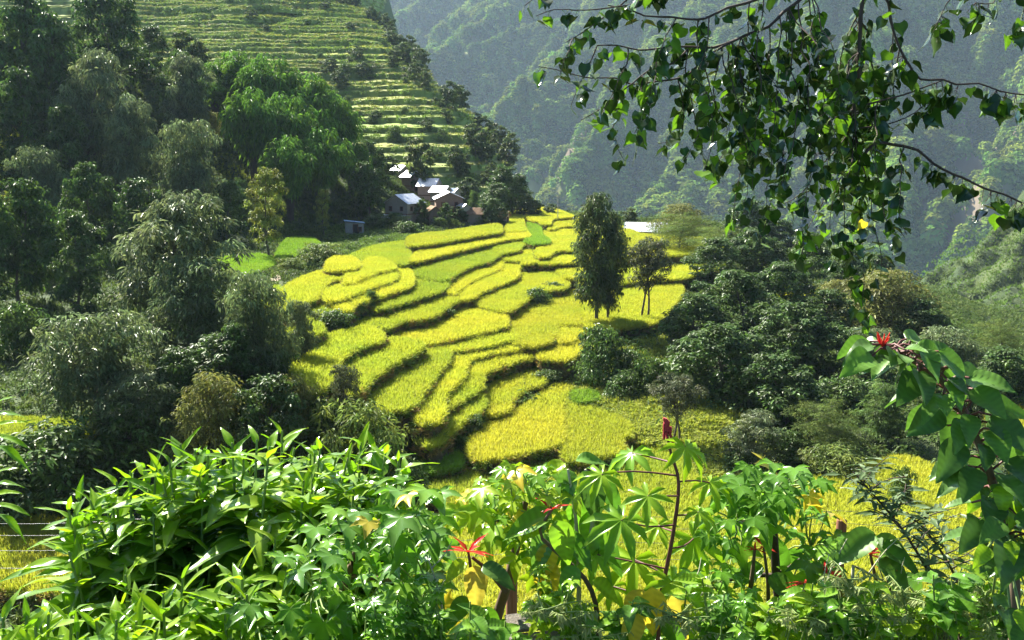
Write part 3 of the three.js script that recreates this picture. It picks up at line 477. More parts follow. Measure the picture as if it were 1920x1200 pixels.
// trees by the upper left paddies
tree('light', 500, 130, 310, 86, 'light_tree', 'slim yellow-green tree with a stout trunk beside the footpath');
tree('light', 606, 152, 352, 36, 'light_tree', 'narrow pale tree left of the blue-roofed shed');
tree('bush2', 590, 140, 452, 90, 'bush', 'pale green bush beside the footpath');
tree('bush2', 650, 150, 436, 18, 'bush', 'tiny round bush at the footpath above the pale bush', null);
tree('bush2', 555, 134, 480, 60, 'bush', 'low pale bush at the bend of the footpath', null);
tree('fern', 692, 94, 540, 54, 'young_palm', 'young palm-like tree standing on a paddy bank', null, { category: 'tree' });
tree('bush', 620, 88, 575, 95, 'bush', 'dark bush in the notch left of the young palm', null);
tree('bush', 655, 92, 565, 60, 'bush', 'feathery bush right beside the young palm', null);
tree('bush2', 1010, 183, 393, 20, 'bush', 'lone round bush standing on the crest paddies', null);
// bamboo along the left ridge
const BG = 'bamboo clumps along the left ridge';
[[440, 205, 92, 120, 'leftmost bamboo clump of the ridge row'], [500, 196, 98, 125, 'second bamboo clump from the left on the ridge'], [575, 190, 132, 115, 'tallest rounded bamboo clump above the village'], [620, 186, 172, 110, 'rightmost large bamboo clump above the village'], [530, 180, 170, 130, 'bamboo clump in the middle of the ridge slope'], [470, 178, 160, 120, 'dark bamboo clump left of the slope middle'], [600, 176, 235, 120, 'lower bamboo clump above the narrow pale tree'], [655, 182, 258, 80, 'small bamboo clump nearest the village roofs'], [540, 168, 250, 110, 'lowest bamboo clump on the ridge slope'], [400, 200, 140, 90, 'bamboo clump behind the grey hillside trees']]
  .forEach(([px, d, top, w, l]) => tree('bamboo', px, d, top, w, 'bamboo_clump', l, BG));
// hillside trees, upper left
const HG = 'trees on the dark left hillside';
[['round', 30, 175, -30, 170, 'dark tree filling the top left frame corner'], ['round2', 120, 165, 20, 160, 'broad dark tree below the top left corner'], ['round', 205, 195, -40, 130, 'dark tree on the skyline by the terraced hill'], ['silver', 155, 150, 85, 150, 'silvery tree high on the left hillside'],
  ['silver', 235, 118, 182, 120, 'tall grey-leaved tree halfway down the left hillside'], ['round2', 325, 185, 88, 110, 'rounded dark tree left of the bamboo row'], ['silver', 338, 148, 95, 105, 'grey tree left of the bamboo row'], ['silver2', 360, 128, 220, 130, 'grey-green tree with yellowish lower boughs below the bamboo'], ['olive', 390, 150, 205, 60, 'yellowish small tree below the bamboo row'],
  ['round', 20, 140, 120, 140, 'dark tree at the left frame edge, upper half'], ['round2', 95, 138, 190, 120, 'dark tree beside the small sunlit hillside plots'], ['silver2', 60, 125, 270, 110, 'grey tree under the sunlit hillside plots'], ['round', 170, 115, 300, 110, 'dark tree left of the tall grey-leaved one'], ['round', 270, 130, 330, 110, 'dark tree right below the tall grey-leaved one'],
  ['bush', 90, 100, 480, 60, 'lone pale shrub in the deep shade at left'], ['round2', 420, 150, 335, 80, 'small dark tree above the green plot'], ['fern', 445, 145, 330, 70, 'tree with drooping fronds beside the slim yellow-green tree'], ['round', 70, 190, 0, 120, 'dark tree behind the top left corner tree'], ['round2', 270, 205, 45, 90, 'skyline tree right of the tallest left group'], ['round', 15, 100, 330, 150, 'dark tree at the left frame edge in deep shade'],
  ['round2', 130, 105, 390, 130, 'dark low tree in the shade below the left hillside'], ['bush', 20, 88, 560, 130, 'dark shrub mass at the left frame edge below the slope'], ['round', 700, 190, 262, 60, 'dark tree behind the village, right of the bamboo'], ['far2', 345, 212, 55, 60, 'leftmost slim skyline tree before the terraced hill'], ['far2', 365, 212, 75, 50, 'small skyline tree before the terraced hill'],
].forEach(([k, px, d, top, w, l]) => tree(k, px, d, top, w, k === 'bush' ? 'shrub' : 'hillside_tree', l, HG));
// trees right of the terraces
tree('slender', 1116, 100, 357, 112, 'slender_tree', 'tall slender dark tree with two bare trunks at the right edge of the terraces', null, { tall: 3 });
tree('slender', 1146, 101, 392, 74, 'slender_tree', 'second slender dark tree, right one of the pair', null, { tall: 3 });
tree('open', 1212, 103, 442, 105, 'forked_tree', 'small open forked tree right of the slender pair');
tree('bush', 1130, 84, 606, 135, 'bush', 'large dark glossy bush below the slender tree pair', null);
tree('bush', 1190, 84, 650, 100, 'bush', 'dark bush right of the glossy one below the slender pair', null);
tree('feather', 1290, 162, 395, 150, 'feathery_tree', 'feathery yellow-green tree with thin trunks right of the white roof');
tree('feather', 1350, 158, 420, 130, 'feathery_tree', 'feathery tree behind the hanging branch tips');
tree('olive', 1280, 200, 378, 120, 'olive_tree', 'pale tree on the crest beside the white metal roof');
tree('round', 1420, 195, 372, 110, 'dark_tree', 'round dark tree on the crest behind the hanging branch');
tree('round2', 1480, 190, 410, 90, 'dark_tree', 'dark tree on the crest right of the round one');
tree('far2', 1185, 205, 388, 34, 'dark_tree', 'small dark tree behind the slender pair near the white roof');
const DG = 'dark trees in the gully right of the terraces';
[['round2', 1340, 132, 440, 120, 'dark tree behind the left part of the gully'], ['round', 1410, 140, 425, 140, 'tall dark tree behind the gully middle'], ['round2', 1500, 140, 432, 130, 'tall dark tree behind the gully right part'], ['round', 1460, 122, 490, 150, 'dark tree between the tall ones behind the gully'], ['round2', 1575, 150, 455, 110, 'dark tree behind the light tree of the far yellow field'], ['round', 1640, 165, 470, 120, 'dark tree behind the large light green one, farther back'], ['round', 1540, 112, 540, 120, 'dark tree right behind the gully rim'], ['round', 1310, 105, 545, 140, 'dark tree at the left rim of the gully'], ['round2', 1395, 112, 505, 180, 'tallest dark tree in the middle of the gully'], ['round', 1470, 110, 560, 170, 'dark tree right of the tallest gully tree'], ['round', 1370, 95, 600, 200, 'dark tree in front of the tallest gully tree'], ['round2', 1540, 106, 600, 130, 'dark tree at the right rim of the gully'], ['round', 1480, 92, 660, 190, 'dark tree low in the gully centre'], ['round', 1300, 98, 620, 110, 'dark tree low at the gully left'], ['bush', 1400, 88, 690, 170, 'dark shrub mass at the gully foot'], ['bush', 1300, 92, 690, 100, 'dark shrub left of the gully foot'], ['bush', 1570, 92, 700, 140, 'dark shrub right of the gully foot']]
  .forEach(([k, px, d, top, w, l]) => tree(k, px, d, top, w, k === 'bush' ? 'shrub' : 'dark_tree', l, DG));
tree('olive', 1660, 118, 500, 230, 'olive_tree', 'large light green tree right of the gully below the hanging branch');
tree('olive', 1570, 132, 520, 120, 'olive_tree', 'light tree beside the small far yellow field');
tree('silver2', 1770, 108, 612, 170, 'silver_tree', 'grey-leaved tree behind the tall red-tipped plant');
tree('silver2', 1640, 100, 610, 130, 'silver_tree', 'grey-leaved tree low between the gully and the tall plant');
tree('feather', 1880, 135, 600, 120, 'feathery_tree', 'pale trees at the right frame edge below the far slope');
tree('round', 1890, 112, 650, 150, 'dark_tree', 'dark tree at the right frame edge above the yellow field');
tree('round2', 1830, 105, 690, 110, 'dark_tree', 'dark tree behind the large ovate leaves');
tree('round', 1740, 140, 560, 120, 'dark_tree', 'dark tree behind the large light green one');
tree('bush2', 1435, 76, 735, 80, 'shrub', 'bright yellow-green shrub at the gully mouth', null);
tree('silver', 1402, 71, 765, 130, 'silver_tree', 'short grey-leaved tree at the gully mouth');
tree('feather', 1540, 73, 752, 170, 'feathery_tree', 'feathery low tree above the right golden field');
tree('fern', 1655, 74, 712, 170, 'fronded_tree', 'fronded tree at the top of the right golden field');
tree('bush', 1480, 70, 800, 120, 'shrub', 'shrub under the feathery low tree', null);
tree('bush2', 1560, 68, 820, 150, 'shrub', 'pale shrub along the edge of the right golden field', null);
tree('bush', 1390, 69, 830, 100, 'shrub', 'shrub below the short grey-leaved tree', null);
tree('bush', 1692, 58, 866, 52, 'shrub', 'small conical shrub standing in the right golden field', null, { y: LEVEL(-1.4) - 0.9 });
tree('open', 1265, 70, 700, 110, 'sapling', 'sparse sapling on the shaded grassy slope');
tree('bush', 1240, 80, 665, 90, 'shrub', 'shrub on the shaded grassy slope', null);
tree('bush', 1170, 80, 690, 90, 'shrub', 'shrub at the foot of the glossy bush', null);
// bushes on paddy banks
[[1020, 85, 690, 70, 'bush on the right bank of the tongue-shaped paddy'], [985, 82, 715, 55, 'lighter bush low on the bank of the tongue-shaped paddy'], [880, 71, 775, 60, 'dark bush on the bank above the largest lower paddy'], [1010, 119, 535, 70, 'bush row on the curved bank of the broad yellow paddy'], [1035, 121, 525, 50, 'bush at the right end of the curved bank'], [985, 116, 553, 40, 'bush at the left end of the curved bank'], [835, 98, 575, 36, 'bush at the right end of the dark weedy bank'], [800, 96, 592, 50, 'low weeds on the dark weedy bank'], [868, 68, 815, 40, 'small bush above the grassy plot'], [1090, 80, 735, 50, 'bush right of the largest lower paddy']]
  .forEach(([px, d, top, w, l]) => tree('bush', px, d, top, w, 'bush', l, 'bushes on the paddy banks'));
// the dark wood along the nose of the terraced hill
const RG = 'trees along the right edge of the terraced hill';
const hillTop = (x, z) => { let best = -60; for (let k = 0; k < HROWS; k++) { const u = clamp((x - HX0) / (hillEdge(-z) + 26 - HX0), 0, 1); if (hillD(u, k) <= -z) best = hillH[k]; } return best; };
{
  const r = RNG(55), list = [];
  for (let i = 0; i < 58; i++) { const d = lerp(488, 228, (i + r() * 0.5) / 58), e = hillEdge(d), x = e + lerp(-9, 10, r()) + (i % 3 ? 4 : -4); list.push([x, d, r]); }
  list.forEach(([x, d], i) => {
    const K = KIND[i % 2 ? 'far' : 'far2'], nth = i < 29 ? ORD[i] + ' from the top' : ORD[57 - i] + ' from the bottom';
    const g = thing('ridge_tree', `dark tree on the right edge of the terraced hill, ${nth}`, 'tree', RG), s = 0.6 + 0.5 * r();
    g.position.set(x, hillTop(x, -d) - 1.2, -d); g.rotation.y = r() * 6.28; g.scale.set(s * 1.05, s * (0.85 + 0.4 * r()), s * 1.05);
    part(g, 'trunk', K.wood, barkMat); const c = part(g, 'crown', K.leaves, K.mat); c.userData.kind = 'stuff';
  });
}
// shrubs dotted over the terraced hill
{
  const r = RNG(56); let n = 0;
  const spots = [[530, 12], [430, 8], [620, 140], [645, 150], [635, 165], [720, 90], [500, 60], [575, 50], [690, 150], [720, 195], [800, 250], [760, 215], [700, 235], [830, 270], [670, 120], [600, 110], [660, 60], [760, 160], [780, 290], [820, 305], [470, 40], [400, 35], [560, 85], [740, 265], [700, 20], [610, 20], [650, 190], [865, 320], [690, 280], [735, 130]];
  for (const [px, py] of spots) {
    let q = null; for (let d = 225; d < 470; d += 1.5) { const a = at(px, py, d); if (hillTop(a.x, -d) > a.y) { q = a; break; } }
    if (!q) continue;
    const K = KIND[n % 2 ? 'bush' : 'far'], big = py > 110 && py < 180 && px < 700, w = big ? 7 : 2.5 + 3 * r(), g = thing('hill_shrub', `dark shrub on the terraced hill, ${ORD[n]} of its scattered shrubs`, 'shrub', 'shrubs scattered over the terraced hill');
    g.position.set(q.x, q.y - 0.6, q.z); g.rotation.y = r() * 6.28; g.scale.set(w / K.w, (w * 0.9) / K.h, w / K.w); n++;
    part(g, 'trunk', K.wood, barkMat); const c = part(g, 'crown', K.leaves, K.mat); c.userData.kind = 'stuff';
  }
}
// ------------------------------------------------------------------ undergrowth
{
  const r = RNG(808), clump = new MB();
  for (let k = 0; k < 60; k++) { const q = rdir(r); q.y = Math.abs(q.y); const o = q.clone().multiplyScalar(0.3 + 0.5 * r()), n = q.clone().add(V(r() - 0.5, 0.6, r() - 0.5)).normalize(), d = V(q.x + r() - 0.5, r() - 0.5, q.z + r() - 0.5); d.addScaledVector(n, -d.dot(n)).normalize(); const s = 0.7 + 0.6 * r(); clump.leaf(o, d, n, 0.26, 0.11, [s, s, s]); }
  const mats = [], cols = [], gm = [], gc = [], M4 = new THREE.Matrix4(), Q = new THREE.Quaternion();
  for (let n = 0; n < 60000; n++) {
    const d = 22 + 225 * Math.sqrt(r()), x = (r() * 1.24 - 0.62) * d; if (inPaddy(x, -d, 0)) continue;
    const y = H(x, -d), pn = fbm(x * 0.05 + 3, d * 0.05), v = 0.6 + 0.7 * r();
    Q.setFromAxisAngle(V(0, 1, 0), r() * 6.28);
    if (r() < 0.35 + 0.4 * pn) { const s = 0.7 + 1.5 * r() * r() + 0.6 * Math.max(0, pn); M4.compose(V(x, y, -d), Q, V(s, s * (0.6 + 0.5 * r()), s)); mats.push(M4.clone()); cols.push(rgb(0.08 * v, 0.14 * v, 0.025 * v)); }
    else { const s = 0.8 + 0.9 * r(); M4.compose(V(x, y, -d), Q, V(s * 1.5, s, s * 1.5)); gm.push(M4.clone()); gc.push(rgb(0.13 * v, 0.185 * v, 0.035 * v)); }
  }
  // brighter meadow grass on the sunlit slopes
  const meadow = [];
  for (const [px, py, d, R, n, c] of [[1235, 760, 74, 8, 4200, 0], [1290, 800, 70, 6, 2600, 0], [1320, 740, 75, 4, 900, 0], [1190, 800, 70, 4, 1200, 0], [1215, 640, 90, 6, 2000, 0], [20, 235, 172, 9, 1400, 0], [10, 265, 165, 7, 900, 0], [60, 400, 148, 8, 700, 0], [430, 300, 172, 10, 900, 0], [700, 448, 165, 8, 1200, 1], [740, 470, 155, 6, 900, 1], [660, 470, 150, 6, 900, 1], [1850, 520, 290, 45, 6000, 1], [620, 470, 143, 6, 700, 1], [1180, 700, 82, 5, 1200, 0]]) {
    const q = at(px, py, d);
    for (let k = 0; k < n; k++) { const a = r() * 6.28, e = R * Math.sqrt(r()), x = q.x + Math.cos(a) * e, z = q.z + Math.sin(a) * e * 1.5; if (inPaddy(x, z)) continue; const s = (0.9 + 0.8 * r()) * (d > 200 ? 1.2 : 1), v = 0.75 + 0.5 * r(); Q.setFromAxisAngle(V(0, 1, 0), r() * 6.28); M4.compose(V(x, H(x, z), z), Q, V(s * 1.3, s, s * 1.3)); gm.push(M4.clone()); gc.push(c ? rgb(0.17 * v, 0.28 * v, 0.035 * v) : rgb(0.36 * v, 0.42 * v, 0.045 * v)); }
  }
  for (let k = 0; k < 900; k++) { const a = r() * 6.28, e = 55 * Math.sqrt(r()), q = at(1850, 540, 280), x = q.x + Math.cos(a) * e, z = q.z + Math.sin(a) * e, s = 1.5 + 3 * r() * r(), v = 0.6 + 0.7 * r(); Q.setFromAxisAngle(V(0, 1, 0), r() * 6.28); M4.compose(V(x, H(x, z), z), Q, V(s, s, s)); mats.push(M4.clone()); cols.push(rgb(0.09 * v, 0.14 * v, 0.03 * v)); }
  const u = instances('undergrowth', clump.geo(), leafMat(rgb(1, 1, 1), { clearcoat: 0.1, specularIntensity: 0.15 }), mats, cols); tag(u, 'leafy undergrowth covering the slopes between trees and paddies', 'undergrowth', null, 'stuff'); scene.add(u);
  const g = instances('hillside_grass', grassGeo, bankGrassMat, gm, gc); tag(g, 'rough grass on the slopes between trees and paddies', 'grass', null, 'stuff'); scene.add(g);
}
// ------------------------------------------------------------------ the village
const onGround = (px, py) => { for (let d = 40; d < 240; d += 0.5) { const a = at(px, py, d); if (H(a.x, a.z) > a.y) return a; } return at(px, py, 180); };
const patchy = (seed, a, b, k = 6) => noiseTexture(128, seed, (x, y) => { const v = clamp(0.5 + 0.45 * tile(x + seed * 0.13, y, k * 0.5) + 0.3 * tile(x, y + seed * 0.07, k * 2) + 0.15 * tile(x, y, k * 5), 0, 1); return a.map((c, i) => lerp(c, b[i], v)); });
const srgb = (t, u, v) => { t.colorSpace = THREE.SRGBColorSpace; t.repeat.set(u, v); return t; };
const wallMats = {
  mud: new THREE.MeshStandardMaterial({ map: srgb(patchy(1, [138, 122, 104], [166, 150, 130]), 0.4, 0.4), roughness: 1 }),
  orange: new THREE.MeshStandardMaterial({ map: srgb(patchy(2, [124, 100, 84], [150, 126, 108]), 0.4, 0.4), roughness: 1 }),
  grey: new THREE.MeshStandardMaterial({ map: srgb(patchy(3, [140, 136, 126], [176, 170, 156]), 0.5, 0.5), roughness: 1 }),
  pink: new THREE.MeshStandardMaterial({ map: srgb(patchy(4, [206, 164, 146], [222, 190, 172]), 0.5, 0.5), roughness: 1 }),
};
const tin = new THREE.MeshPhysicalMaterial({ map: srgb(patchy(5, [186, 190, 196], [226, 228, 232], 3), 0.3, 0.3), metalness: 0.55, roughness: 0.42, side: THREE.DoubleSide });
const blueTin = new THREE.MeshPhysicalMaterial({ map: srgb(patchy(6, [96, 138, 170], [136, 170, 196], 3), 0.3, 0.3), metalness: 0.3, roughness: 0.5, side: THREE.DoubleSide });
const thatch = new THREE.MeshStandardMaterial({ map: srgb(patchy(7, [110, 86, 66], [158, 128, 102], 8), 0.8, 0.8), roughness: 1, side: THREE.DoubleSide });
const timber = new THREE.MeshStandardMaterial({ map: srgb(patchy(8, [104, 66, 44], [150, 98, 66], 5), 1, 0.3), roughness: 0.9 });
const darkWood = new THREE.MeshStandardMaterial({ color: rgb(0.035, 0.025, 0.018), roughness: 0.8 });
function roofPanel(len, run, rise, over, rib = true) {   // one slope: ridge along z at x = 0, falling to +x
  const m = new MB(), n = Math.max(6, Math.round(len / 0.16)), L = len + over * 2, k = (run + over) / run, th = 0.06;
  const row = (y) => { const a = []; for (let i = 0; i <= n; i++) { const z = -L / 2 + (L * i) / n, w = rib ? 0.035 * (i % 2 ? 1 : -1) : 0.03 * n2(i * 0.7, y * 9); a.push(m.v(0, y + w, z, null, z, 0), m.v(run * k * 0.5, y + w - rise * k * 0.5, z, null, z, run / 2), m.v(run * k, y + w - rise * k, z, null, z, run)); } return a; };
  const a = row(0), b = row(-th);
  for (let i = 0; i < n; i++) for (let j = 0; j < 2; j++) { const q = i * 3 + j; m.q(a[q], a[q + 3], a[q + 4], a[q + 1]); m.q(b[q], b[q + 1], b[q + 4], b[q + 3]); }
  for (let i = 0; i < n; i++) { const q = i * 3 + 2; m.q(a[q], a[q + 3], b[q + 3], b[q]); }
  return m.geo();
}
function house(label, o) {
  const g = thing(o.name ?? 'village_house', label, o.category ?? 'house', o.group ?? 'village houses'), c = at(o.px, o.eave, o.d), gy = Math.min(H(c.x, c.z), c.y - 1.6) - 0.2;
  const hw = c.y - gy, { w, l, rise } = o, run = w / 2;
  g.position.set(c.x, gy, c.z); g.rotation.y = THREE.MathUtils.degToRad(o.yaw);
  // walls with gables
  const m = new MB(), P = [[-run, -l / 2], [run, -l / 2], [run, l / 2], [-run, l / 2]];
  for (let i = 0; i < 4; i++) { const a = P[i], b = P[(i + 1) % 4], W = Math.hypot(b[0] - a[0], b[1] - a[1]); m.q(m.v(a[0], 0, a[1], null, 0, 0), m.v(a[0], hw, a[1], null, 0, hw), m.v(b[0], hw, b[1], null, W, hw), m.v(b[0], 0, b[1], null, W, 0)); }
  if (!o.flat) for (const z of [-l / 2, l / 2]) { const A = m.v(-run, hw, z, null, 0, hw), B = m.v(run, hw, z, null, w, hw), C = m.v(0, hw + rise - 0.08, z, null, run, hw + rise); z > 0 ? m.t(A, B, C) : m.t(A, C, B); }
  part(g, 'wall', m.geo(), Object.assign(o.wall, { side: THREE.DoubleSide }));
  const top = hw + rise;
  if (o.flat) { const p = part(g, 'roof', roofPanel(l, w, rise, 0.35, o.rib ?? true), o.roof); p.position.set(-run - 0.15, top, 0); }
  else for (const s of [1, -1]) { const p = part(g, 'roof_panel', roofPanel(l, run, rise, o.over ?? 0.4, o.rib ?? true), o.roof); p.position.y = top; if (s < 0) p.rotation.y = Math.PI; }
  const opening = (x, y, z, ww, hh, ry, isDoor) => {
    const f = new MB(), t = 0.09; f.box(-ww / 2, 0, 0.02, t, hh + t, 0.1); f.box(ww / 2, 0, 0.02, t, hh + t, 0.1); f.box(0, hh / 2, 0.02, ww - t, t, 0.1); f.box(0, -hh / 2, 0.02, ww - t, t, 0.1);
    const k = new MB(); k.box(0, 0, -0.02, ww - 0.05, hh - 0.05, 0.06);
    const q = part(g, isDoor ? 'door' : 'window', k.geo(), darkWood); q.position.set(x, y, z); q.rotation.y = ry; part(q, 'frame', f.geo(), timber);
  };
  const up = hw > 3.2, y1 = up ? hw - 1.15 : hw * 0.55;
  for (const fx of o.win ?? [-0.25, 0.25]) opening(fx * w, y1, l / 2, 0.6, 0.75, 0, false);
  for (const fz of o.side ?? [-0.2, 0.25]) opening(run, y1, fz * l, 0.6, 0.75, Math.PI / 2, false);
  if (!o.nodoor) opening(o.doorx ?? 0.05 * w, 0.95 + (o.plinth ?? 0.3), l / 2, 0.8, 1.7, 0, true);
  if (up) { const bnd = new MB(); bnd.box(0, hw - 2.1, 0, w + 0.16, 0.16, l + 0.16); part(g, 'floor_band', bnd.geo(), timber); }
  if (o.porch) { const p = part(g, 'porch_roof', roofPanel(w * 0.95, 1.6, 0.5, 0.1), tin); p.rotation.y = -Math.PI / 2; p.position.set(o.porch, hw - 2.2, l / 2 + 0.02); for (const x of [-w * 0.42, w * 0.42]) { const b = new MB(); b.box(0, (hw - 2.75) / 2, 0, 0.12, hw - 2.75, 0.12); const q = part(g, 'post', b.geo(), timber); q.position.set(x + o.porch, 0, l / 2 + 1.45); } }
  return g;
}
house('large two-storey house with a white metal roof and porch roof, front of the village', { px: 758, d: 180, eave: 378, w: 4.9, l: 5, rise: 1.4, yaw: -30, wall: wallMats.mud, roof: tin, porch: -0.2 });
house('house with a white gable roof facing the terraces, brick-red walls', { px: 841, d: 187, eave: 370, w: 5, l: 4.6, rise: 1.1, yaw: 8, wall: wallMats.orange, roof: tin });
house('small metal roof just behind the white gable house', { px: 845, d: 199, eave: 359, w: 2.6, l: 3, rise: 0.7, yaw: 60, wall: wallMats.grey, roof: tin });
house('pinkish house with a bright white roof in the middle row', { px: 805, d: 203, eave: 346, w: 3.6, l: 3.6, rise: 1.3, yaw: 72, wall: wallMats.pink, roof: tin });
house('orange-walled house with a pale gable roof uphill in the village', { px: 772, d: 207, eave: 329, w: 3, l: 3.2, rise: 1, yaw: 40, wall: wallMats.orange, roof: tin });
house('small white roof above the orange-walled house', { px: 750, d: 217, eave: 317, w: 2.4, l: 2.6, rise: 0.8, yaw: 50, wall: wallMats.mud, roof: tin });
house('low grey-walled house with a white roof between the pinkish and the gable house', { px: 826, d: 196, eave: 357, w: 2.8, l: 3, rise: 0.9, yaw: 65, wall: wallMats.grey, roof: tin });
house('small metal-roofed shed at the right foot of the gable house', { px: 868, d: 184, eave: 388, w: 1.9, l: 2, rise: 0.6, yaw: 30, wall: wallMats.grey, roof: tin, category: 'shed', name: 'small_shed', win: [], side: [0] });
house('brown thatched hut right of the timber rack', { px: 891, d: 184, eave: 398, w: 2.4, l: 2.6, rise: 0.9, yaw: 84, wall: wallMats.mud, roof: thatch, rib: false, category: 'hut', name: 'thatched_hut', win: [], side: [0.1] });
house('tiny grey-roofed hut at the right end of the village', { px: 944, d: 186, eave: 402, w: 1.8, l: 1.6, rise: 0.7, yaw: 70, wall: wallMats.pink, roof: thatch, rib: false, category: 'hut', name: 'small_hut', win: [], side: [] });
house('brown lean-to shed between the two large houses', { px: 812, d: 180, eave: 394, w: 2.3, l: 2.6, rise: 0.8, yaw: 20, wall: wallMats.orange, roof: thatch, rib: false, category: 'shed', name: 'lean_to_shed', win: [], side: [0] });
house('blue-roofed shed in the shade left of the village', { px: 664, d: 165, eave: 417, w: 3, l: 2.4, rise: 0.35, yaw: 12, wall: wallMats.grey, roof: blueTin, flat: true, category: 'shed', name: 'blue_shed', win: [0.28] });
house('long low building with a white metal roof right of the slender trees', { px: 1215, d: 190, eave: 430, w: 4.4, l: 8.2, rise: 1.35, yaw: 76, wall: wallMats.pink, roof: tin, category: 'building', name: 'long_building', group: null });
{ // timber rack on posts
  const g = thing('timber_rack', 'reddish timber rack on posts before the white gable house', 'rack'), c = at(856, 410, 183); const y = H(c.x, c.z) - 0.2; g.position.set(c.x, y, c.z);
  const top = at(856, 387, 183).y - y; for (const x of [-0.7, -0.25, 0.25, 0.7]) for (const z of [-0.5, 0.5]) { const b = new MB(); b.tube([V(x, 0, z), V(x + 0.02, top, z)], 0.06, 0.05, 6); part(g, 'post', b.geo(), timber); }
  for (let k = 0; k < 5; k++) { const b = new MB(); b.box(0, top - 1.1 + k * 0.24, 0, 1.6 - 0.05 * k, 0.2, 1.15); part(g, 'plank', b.geo(), timber); }
}
{ // pole on the crest
  const g = thing('utility_pole', 'thin utility pole on the crest of the terraces', 'pole'), b = at(1046, 398, 196), y = H(b.x, b.z), t = at(1046, 366, 196).y - y; g.position.set(b.x, y, b.z);
  const m = new MB(); m.tube([V(0, -0.3, 0), V(0, t, 0)], 0.09, 0.06, 8); part(g, 'shaft', m.geo(), wallMats.grey); const a = new MB(); a.box(0, t - 0.3, 0, 0.9, 0.09, 0.09); part(g, 'crossarm', a.geo(), wallMats.grey);
}
// footpath
{
  const pts = [[505, 530], [520, 520], [545, 508], [575, 498], [610, 482], [645, 462], [690, 445], [735, 434], [775, 428], [830, 421], [900, 414]].map(([x, y]) => onGround(x, y)), c = new THREE.CatmullRomCurve3(pts).getPoints(80), m = new MB(), rows = [];
  c.forEach((p, i) => { const q = c[Math.min(i + 1, 80)].clone().sub(c[Math.max(i - 1, 0)]).setY(0).normalize(), row = []; for (const s of [-0.9, -0.3, 0.3, 0.9]) { const x = p.x - q.z * s, z = p.z + q.x * s; row.push(m.v(x, H(x, z) + 0.12 + (Math.abs(s) < 0.5 ? 0.03 : -0.1), z, null, x, z)); } rows.push(row); });
  for (let i = 0; i < rows.length - 1; i++) for (let k = 0; k < 3; k++) m.q(rows[i][k], rows[i][k + 1], rows[i + 1][k + 1], rows[i + 1][k]);
  structure('footpath', m.geo(), new THREE.MeshStandardMaterial({ map: srgb(patchy(9, [150, 134, 112], [196, 180, 158], 5), 0.4, 0.4), roughness: 1, side: THREE.DoubleSide }), 'pale earth footpath to the village');
}
// greenery among the houses
const VG = 'trees and bushes among the village houses';
[['far2', 790, 206, 255, 64, 'village_tree', 'tall thin tree behind the village roofs'], ['round', 690, 178, 300, 70, 'village_tree', 'dark tree between the bamboo and the village'], ['bush2', 714, 176, 368, 22, 'bush', 'narrow bush at the left corner of the large house'], ['bush2', 780, 174, 388, 26, 'bush', 'creeper-covered bush in front of the large house'], ['bush2', 745, 172, 402, 44, 'bush', 'bush below the porch of the large house'], ['bush', 700, 171, 398, 50, 'bush', 'brownish bush heap right of the blue-roofed shed'],
  ['round2', 836, 178, 378, 30, 'bush', 'dark tree-like bush before the white gable house'], ['bush2', 835, 176, 408, 26, 'bush', 'first low bush of the row below the timber rack'], ['bush2', 855, 177, 408, 24, 'bush', 'second low bush of the row below the timber rack'], ['bush2', 898, 180, 402, 20, 'bush', 'low bush below the thatched hut'], ['bush2', 915, 181, 403, 18, 'bush', 'low bush right of the one below the thatched hut'], ['round', 920, 184, 370, 56, 'village_tree', 'dark tree right of the thatched hut'], ['bush', 948, 183, 412, 30, 'bush', 'bush at the right end of the top rice terrace'], ['bush2', 961, 186, 392, 16, 'bush', 'small upright bush on the crest beside the village'],
  ['fern', 886, 196, 355, 40, 'banana_plant', 'banana plants right of the white gable house'], ['round2', 925, 202, 340, 70, 'village_tree', 'reddish-tipped tree behind the banana plants'], ['round', 960, 208, 310, 90, 'village_tree', 'tree at the foot of the terraced hill'], ['far', 870, 212, 330, 60, 'village_tree', 'tree behind the white gable house'], ['far2', 985, 212, 355, 50, 'village_tree', 'last tree at the right end of the village'], ['bush2', 800, 192, 352, 26, 'bush', 'bush between the pinkish and the large house'], ['far', 720, 205, 290, 60, 'village_tree', 'tree above the left end of the village'], ['bush', 735, 174, 396, 40, 'bush', 'bushy scrub at the left foot of the large house'], ['round2', 790, 178, 372, 34, 'village_tree', 'small tree at the right corner of the large house'], ['round', 862, 182, 385, 36, 'village_tree', 'small dark tree beside the small metal-roofed shed'], ['bush', 760, 170, 412, 60, 'bush', 'low scrub along the path below the large house'], ['bush', 820, 176, 405, 30, 'bush', 'scrub below the lean-to shed'], ['far', 1000, 215, 372, 50, 'village_tree', 'low tree on the crest behind the crest paddies'], ['far', 1030, 218, 380, 40, 'village_tree', 'low dark tree behind the utility pole']]
  .forEach(([k, px, d, top, w, n, l]) => tree(k, px, d, top, w, n, l, VG));
